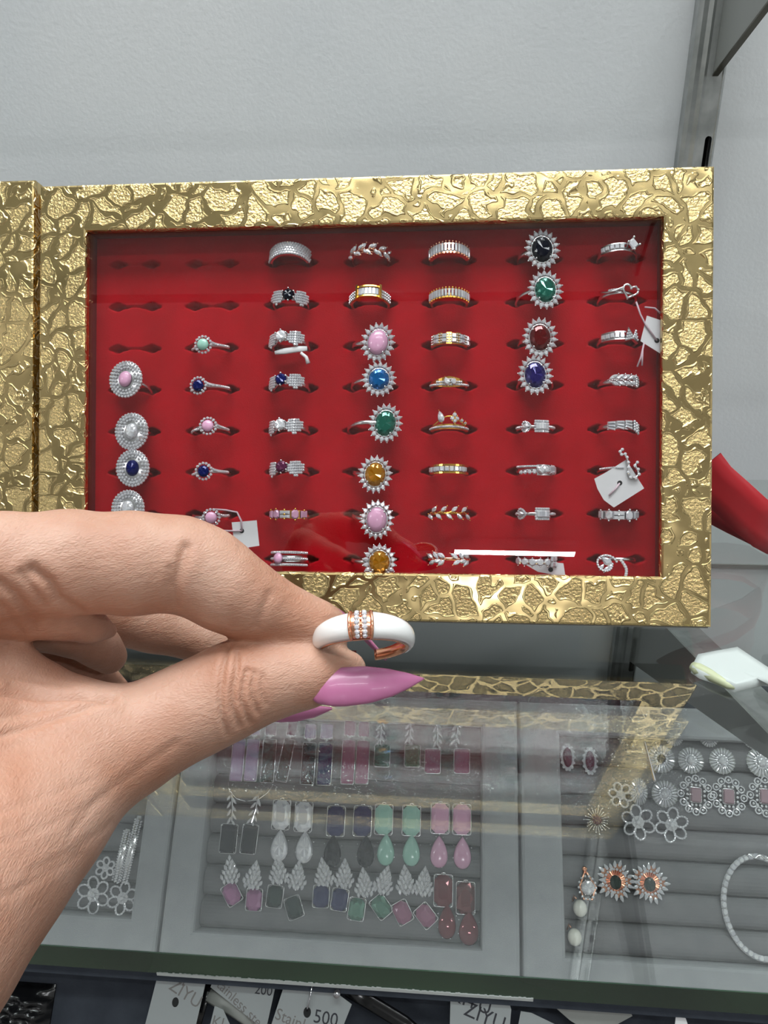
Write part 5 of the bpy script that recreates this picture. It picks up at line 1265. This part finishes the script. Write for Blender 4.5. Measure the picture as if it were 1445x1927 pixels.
def nail(ctr, half, up_hint, label, thick=.0006, arch=.28, tipk=1.5):
    """ctr: (px,py,z) points base->tip; half: half widths in px along them; the shell arches towards up_hint"""
    pts = [Vector(at(*p)) for p in ctr]; nS = 22; m = 13; mb = MB()
    def samp(t):
        q = t*(len(pts)-1); i = min(int(q), len(pts)-2); f_ = q-i; f_ = f_*f_*(3-2*f_)*.3 + f_*.7; z = ctr[i][2]+(ctr[i+1][2]-ctr[i][2])*f_
        return pts[i].lerp(pts[i+1], f_), (half[i]+(half[i+1]-half[i])*f_)*z/F_PX
    vs = []
    for lay in (0, 1):
        for i in range(nS):
            t = i/(nS-1); c, hw = samp(t); c2 = samp(min(1, t+.02))[0]; c1 = samp(max(0, t-.02))[0]; d = (c2-c1).normalized(); up = Vector(up_hint); up = (up - d*up.dot(d)).normalized(); sd = d.cross(up)
            for k in range(m):
                s = -1+2*k/(m-1); x = math.sin(s*1.15)/math.sin(1.15)
                vs.append(c + sd*hw*x + up*(hw*arch*2.2*(math.cos(s*1.15)-math.cos(1.15)) - lay*thick) + d*(hw*.5*s*s*max(0, 1-i/6)))
    fs = []; L = nS*m
    for i in range(nS-1):
        for k in range(m-1):
            a = i*m+k; fs += [(a, a+1, a+m+1, a+m), (L+a, L+a+m, L+a+m+1, L+a+1)]
        for a in (i*m, ): fs.append((a, a+m, L+a+m, L+a))
        a = i*m+m-1; fs.append((a, L+a, L+a+m, a+m))
    for k in range(m-1): fs.append((k, L+k, L+k+1, k+1)); a = (nS-1)*m+k; fs.append((a, a+1, L+a+1, L+a))
    mb.add(vs, fs); me = mb.mesh('fingernail', M_nail, True); o = put('fingernail', me, hand); tag(o, label=label); return o
tc = -Vector(ray(690, 1290)).normalized()
upv = Vector((0, 0, 1)); rt = Vector((1, 0, 0))
nail([(586,1304,.1598),(612,1298,.1592),(645,1292,.1594),(690,1288,.1602),(735,1284,.1618),(770,1280,.1632),(798,1277,.1645)], [23,32,36.5,35,26,14,1.2], (tc*.9 + upv*.25).normalized(), 'long pointed pink thumbnail')
nail([(584,1126,.1735),(608,1134,.1745),(643,1156,.1755),(680,1190,.1765),(708,1220,.177),(728,1240,.1775)], [26,30,30,25,16,2], (upv*.6 + rt*.6 - tc*.5).normalized(), 'pink index fingernail behind the ring', arch=.14)
nail([(484,1352,.1935),(520,1346,.1925),(556,1343,.1925),(590,1340,.193),(625,1334,.194)], [6,15,17,12,1.5], (tc*.9 - upv*.4).normalized(), 'pink nail of the middle finger under the thumb')

# ------------------------------------------------------------------ the held ring
def held_ring():
    c0 = at(684, 1208, .1655); z = .1655; tilt = math.radians(29)
    viewdn = Vector(CM @ np.array([0, 0, 1])); right = Vector(CM @ np.array([1, -.055, 0])).normalized(); upi = Vector(CM @ np.array([0, -1, 0]))
    upi = (upi - right*upi.dot(right)).normalized(); toward = right.cross(upi)
    if toward.dot(viewdn) > 0: toward = -toward
    A = (upi*math.cos(tilt) + (-toward)*math.sin(tilt)*-1*-1).normalized()       # ring axis: bottom opening turned to the viewer
    Fv = (toward - A*toward.dot(A)).normalized(); Rv = right
    M = frame(c0, Rv, Fv, A)                                             # local x right, y to the viewer, z ring axis
    if M.to_3x3().determinant() < 0: M = frame(c0, Rv, Fv, -A)
    sgn = 1 if M.to_3x3().determinant() > 0 else -1
    root = empty('finger_ring', M, 'white enamel ring with rose gold stone panel, held between thumb and index finger', 'ring')
    Rm = 94*z/F_PX
    def prof(a):                                                        # a: angle from the front (towards the viewer)
        t = (1+math.cos(a))/2; return (.0012+.0017*t**1.3), (.0007+.0017*t**1.2)     # half width along the axis, dome height
    def sweep(a0, a1, n, inner, outer, m=11, endcap=True):
        mb = MB(); vs = []; loop = 0
        for i in range(n+1):
            a = a0+(a1-a0)*i/n; hw, dm = prof(a); cs = outer(a, hw, dm, m)+inner(a, hw, dm)
            loop = len(cs)
            for r_, zz in cs: vs.append((r_*math.sin(a), r_*math.cos(a), zz))
        fs = []
        for i in range(n):
            for k in range(loop): fs.append((i*loop+k, i*loop+(k+1) % loop, (i+1)*loop+(k+1) % loop, (i+1)*loop+k))
        fs += [tuple(range(loop-1, -1, -1)), tuple(range(n*loop, n*loop+loop))]; mb.add(vs, fs); return mb
    Ri = Rm-.0017
    gapa = math.radians(13)
    band = sweep(-math.pi+gapa, math.pi-gapa, 80, lambda a, hw, dm: [(Ri, -hw*.98), (Ri-.0002, 0), (Ri, hw*.98)], lambda a, hw, dm, m: [(Ri+.0006, hw), (Ri+.0007, 0), (Ri+.0006, -hw)])
    bo = band.build('band', M_rose, root, smooth=True)
    dome = lambda a, hw, dm, m: [(Ri+.0006+dm*math.sin(math.pi*k/(m-1))**.75, hw*.99*math.cos(math.pi*k/(m-1))) for k in range(m)]
    pa = math.radians(11.5); e0 = math.radians(118)
    for lo_, hi_ in ((-e0, -pa), (pa, e0)):
        tag(sweep(lo_, hi_, 40, lambda a, hw, dm: [(Ri+.0005, -hw*.5), (Ri+.0005, hw*.5)], dome).build('enamel_inlay', M_enamel, root, smooth=True), label='white enamel inlay')
    pn_ = sweep(-pa, pa, 10, lambda a, hw, dm: [(Ri+.0004, -hw*.5), (Ri+.0004, hw*.5)], lambda a, hw, dm, m: [(r_-.0001, z_) for r_, z_ in dome(a, hw, dm, m)]).build('stone_panel', M_rose, root, smooth=True)
    hw, dm = prof(0); pts_ = lambda u: (Ri+.0006+dm*math.sin(math.pi*u)**.75, hw*.99*math.cos(math.pi*u))
    g = cached('pv', lambda mb: mb.gem(ell(.00058, .00058, 8), None, .5, .00035, .0004), 'pave_stone', M_cry)
    for i in range(7):
        u = .14+.12*i; r_, zz = pts_(u); r2, z2 = pts_(u+.01); nv = Vector((0, -(z2-zz), (r2-r_))).normalized()
        if nv.y < 0: nv = -nv
        for s in (-1, 1):
            a = s*math.radians(4.0); c = Ry(0) @ Vector((0, 0, 0)); p = Vector((r_*math.sin(a), r_*math.cos(a), zz)); zv = Vector((nv.y*math.sin(a), nv.y*math.cos(a), nv.z)); xv = Vector((math.cos(a), -math.sin(a), 0)); put('pave_stone', g, pn_, frame(p, xv, zv.cross(xv), zv))
    mb = MB()
    for s in (-1, 1):
        a = s*pa*.97; mb.tube([((pts_(u)[0]+.0001)*math.sin(a), (pts_(u)[0]+.0001)*math.cos(a), pts_(u)[1]) for u in np.linspace(.02, .98, 15)], .00035, 6)
    for i in range(8): 
        r_, zz = pts_(.08+.12*i); mb.ball((0, r_+.0001, zz), .0003)
    mb.build('panel_edges', M_rose, pn_, smooth=True)
held_ring()
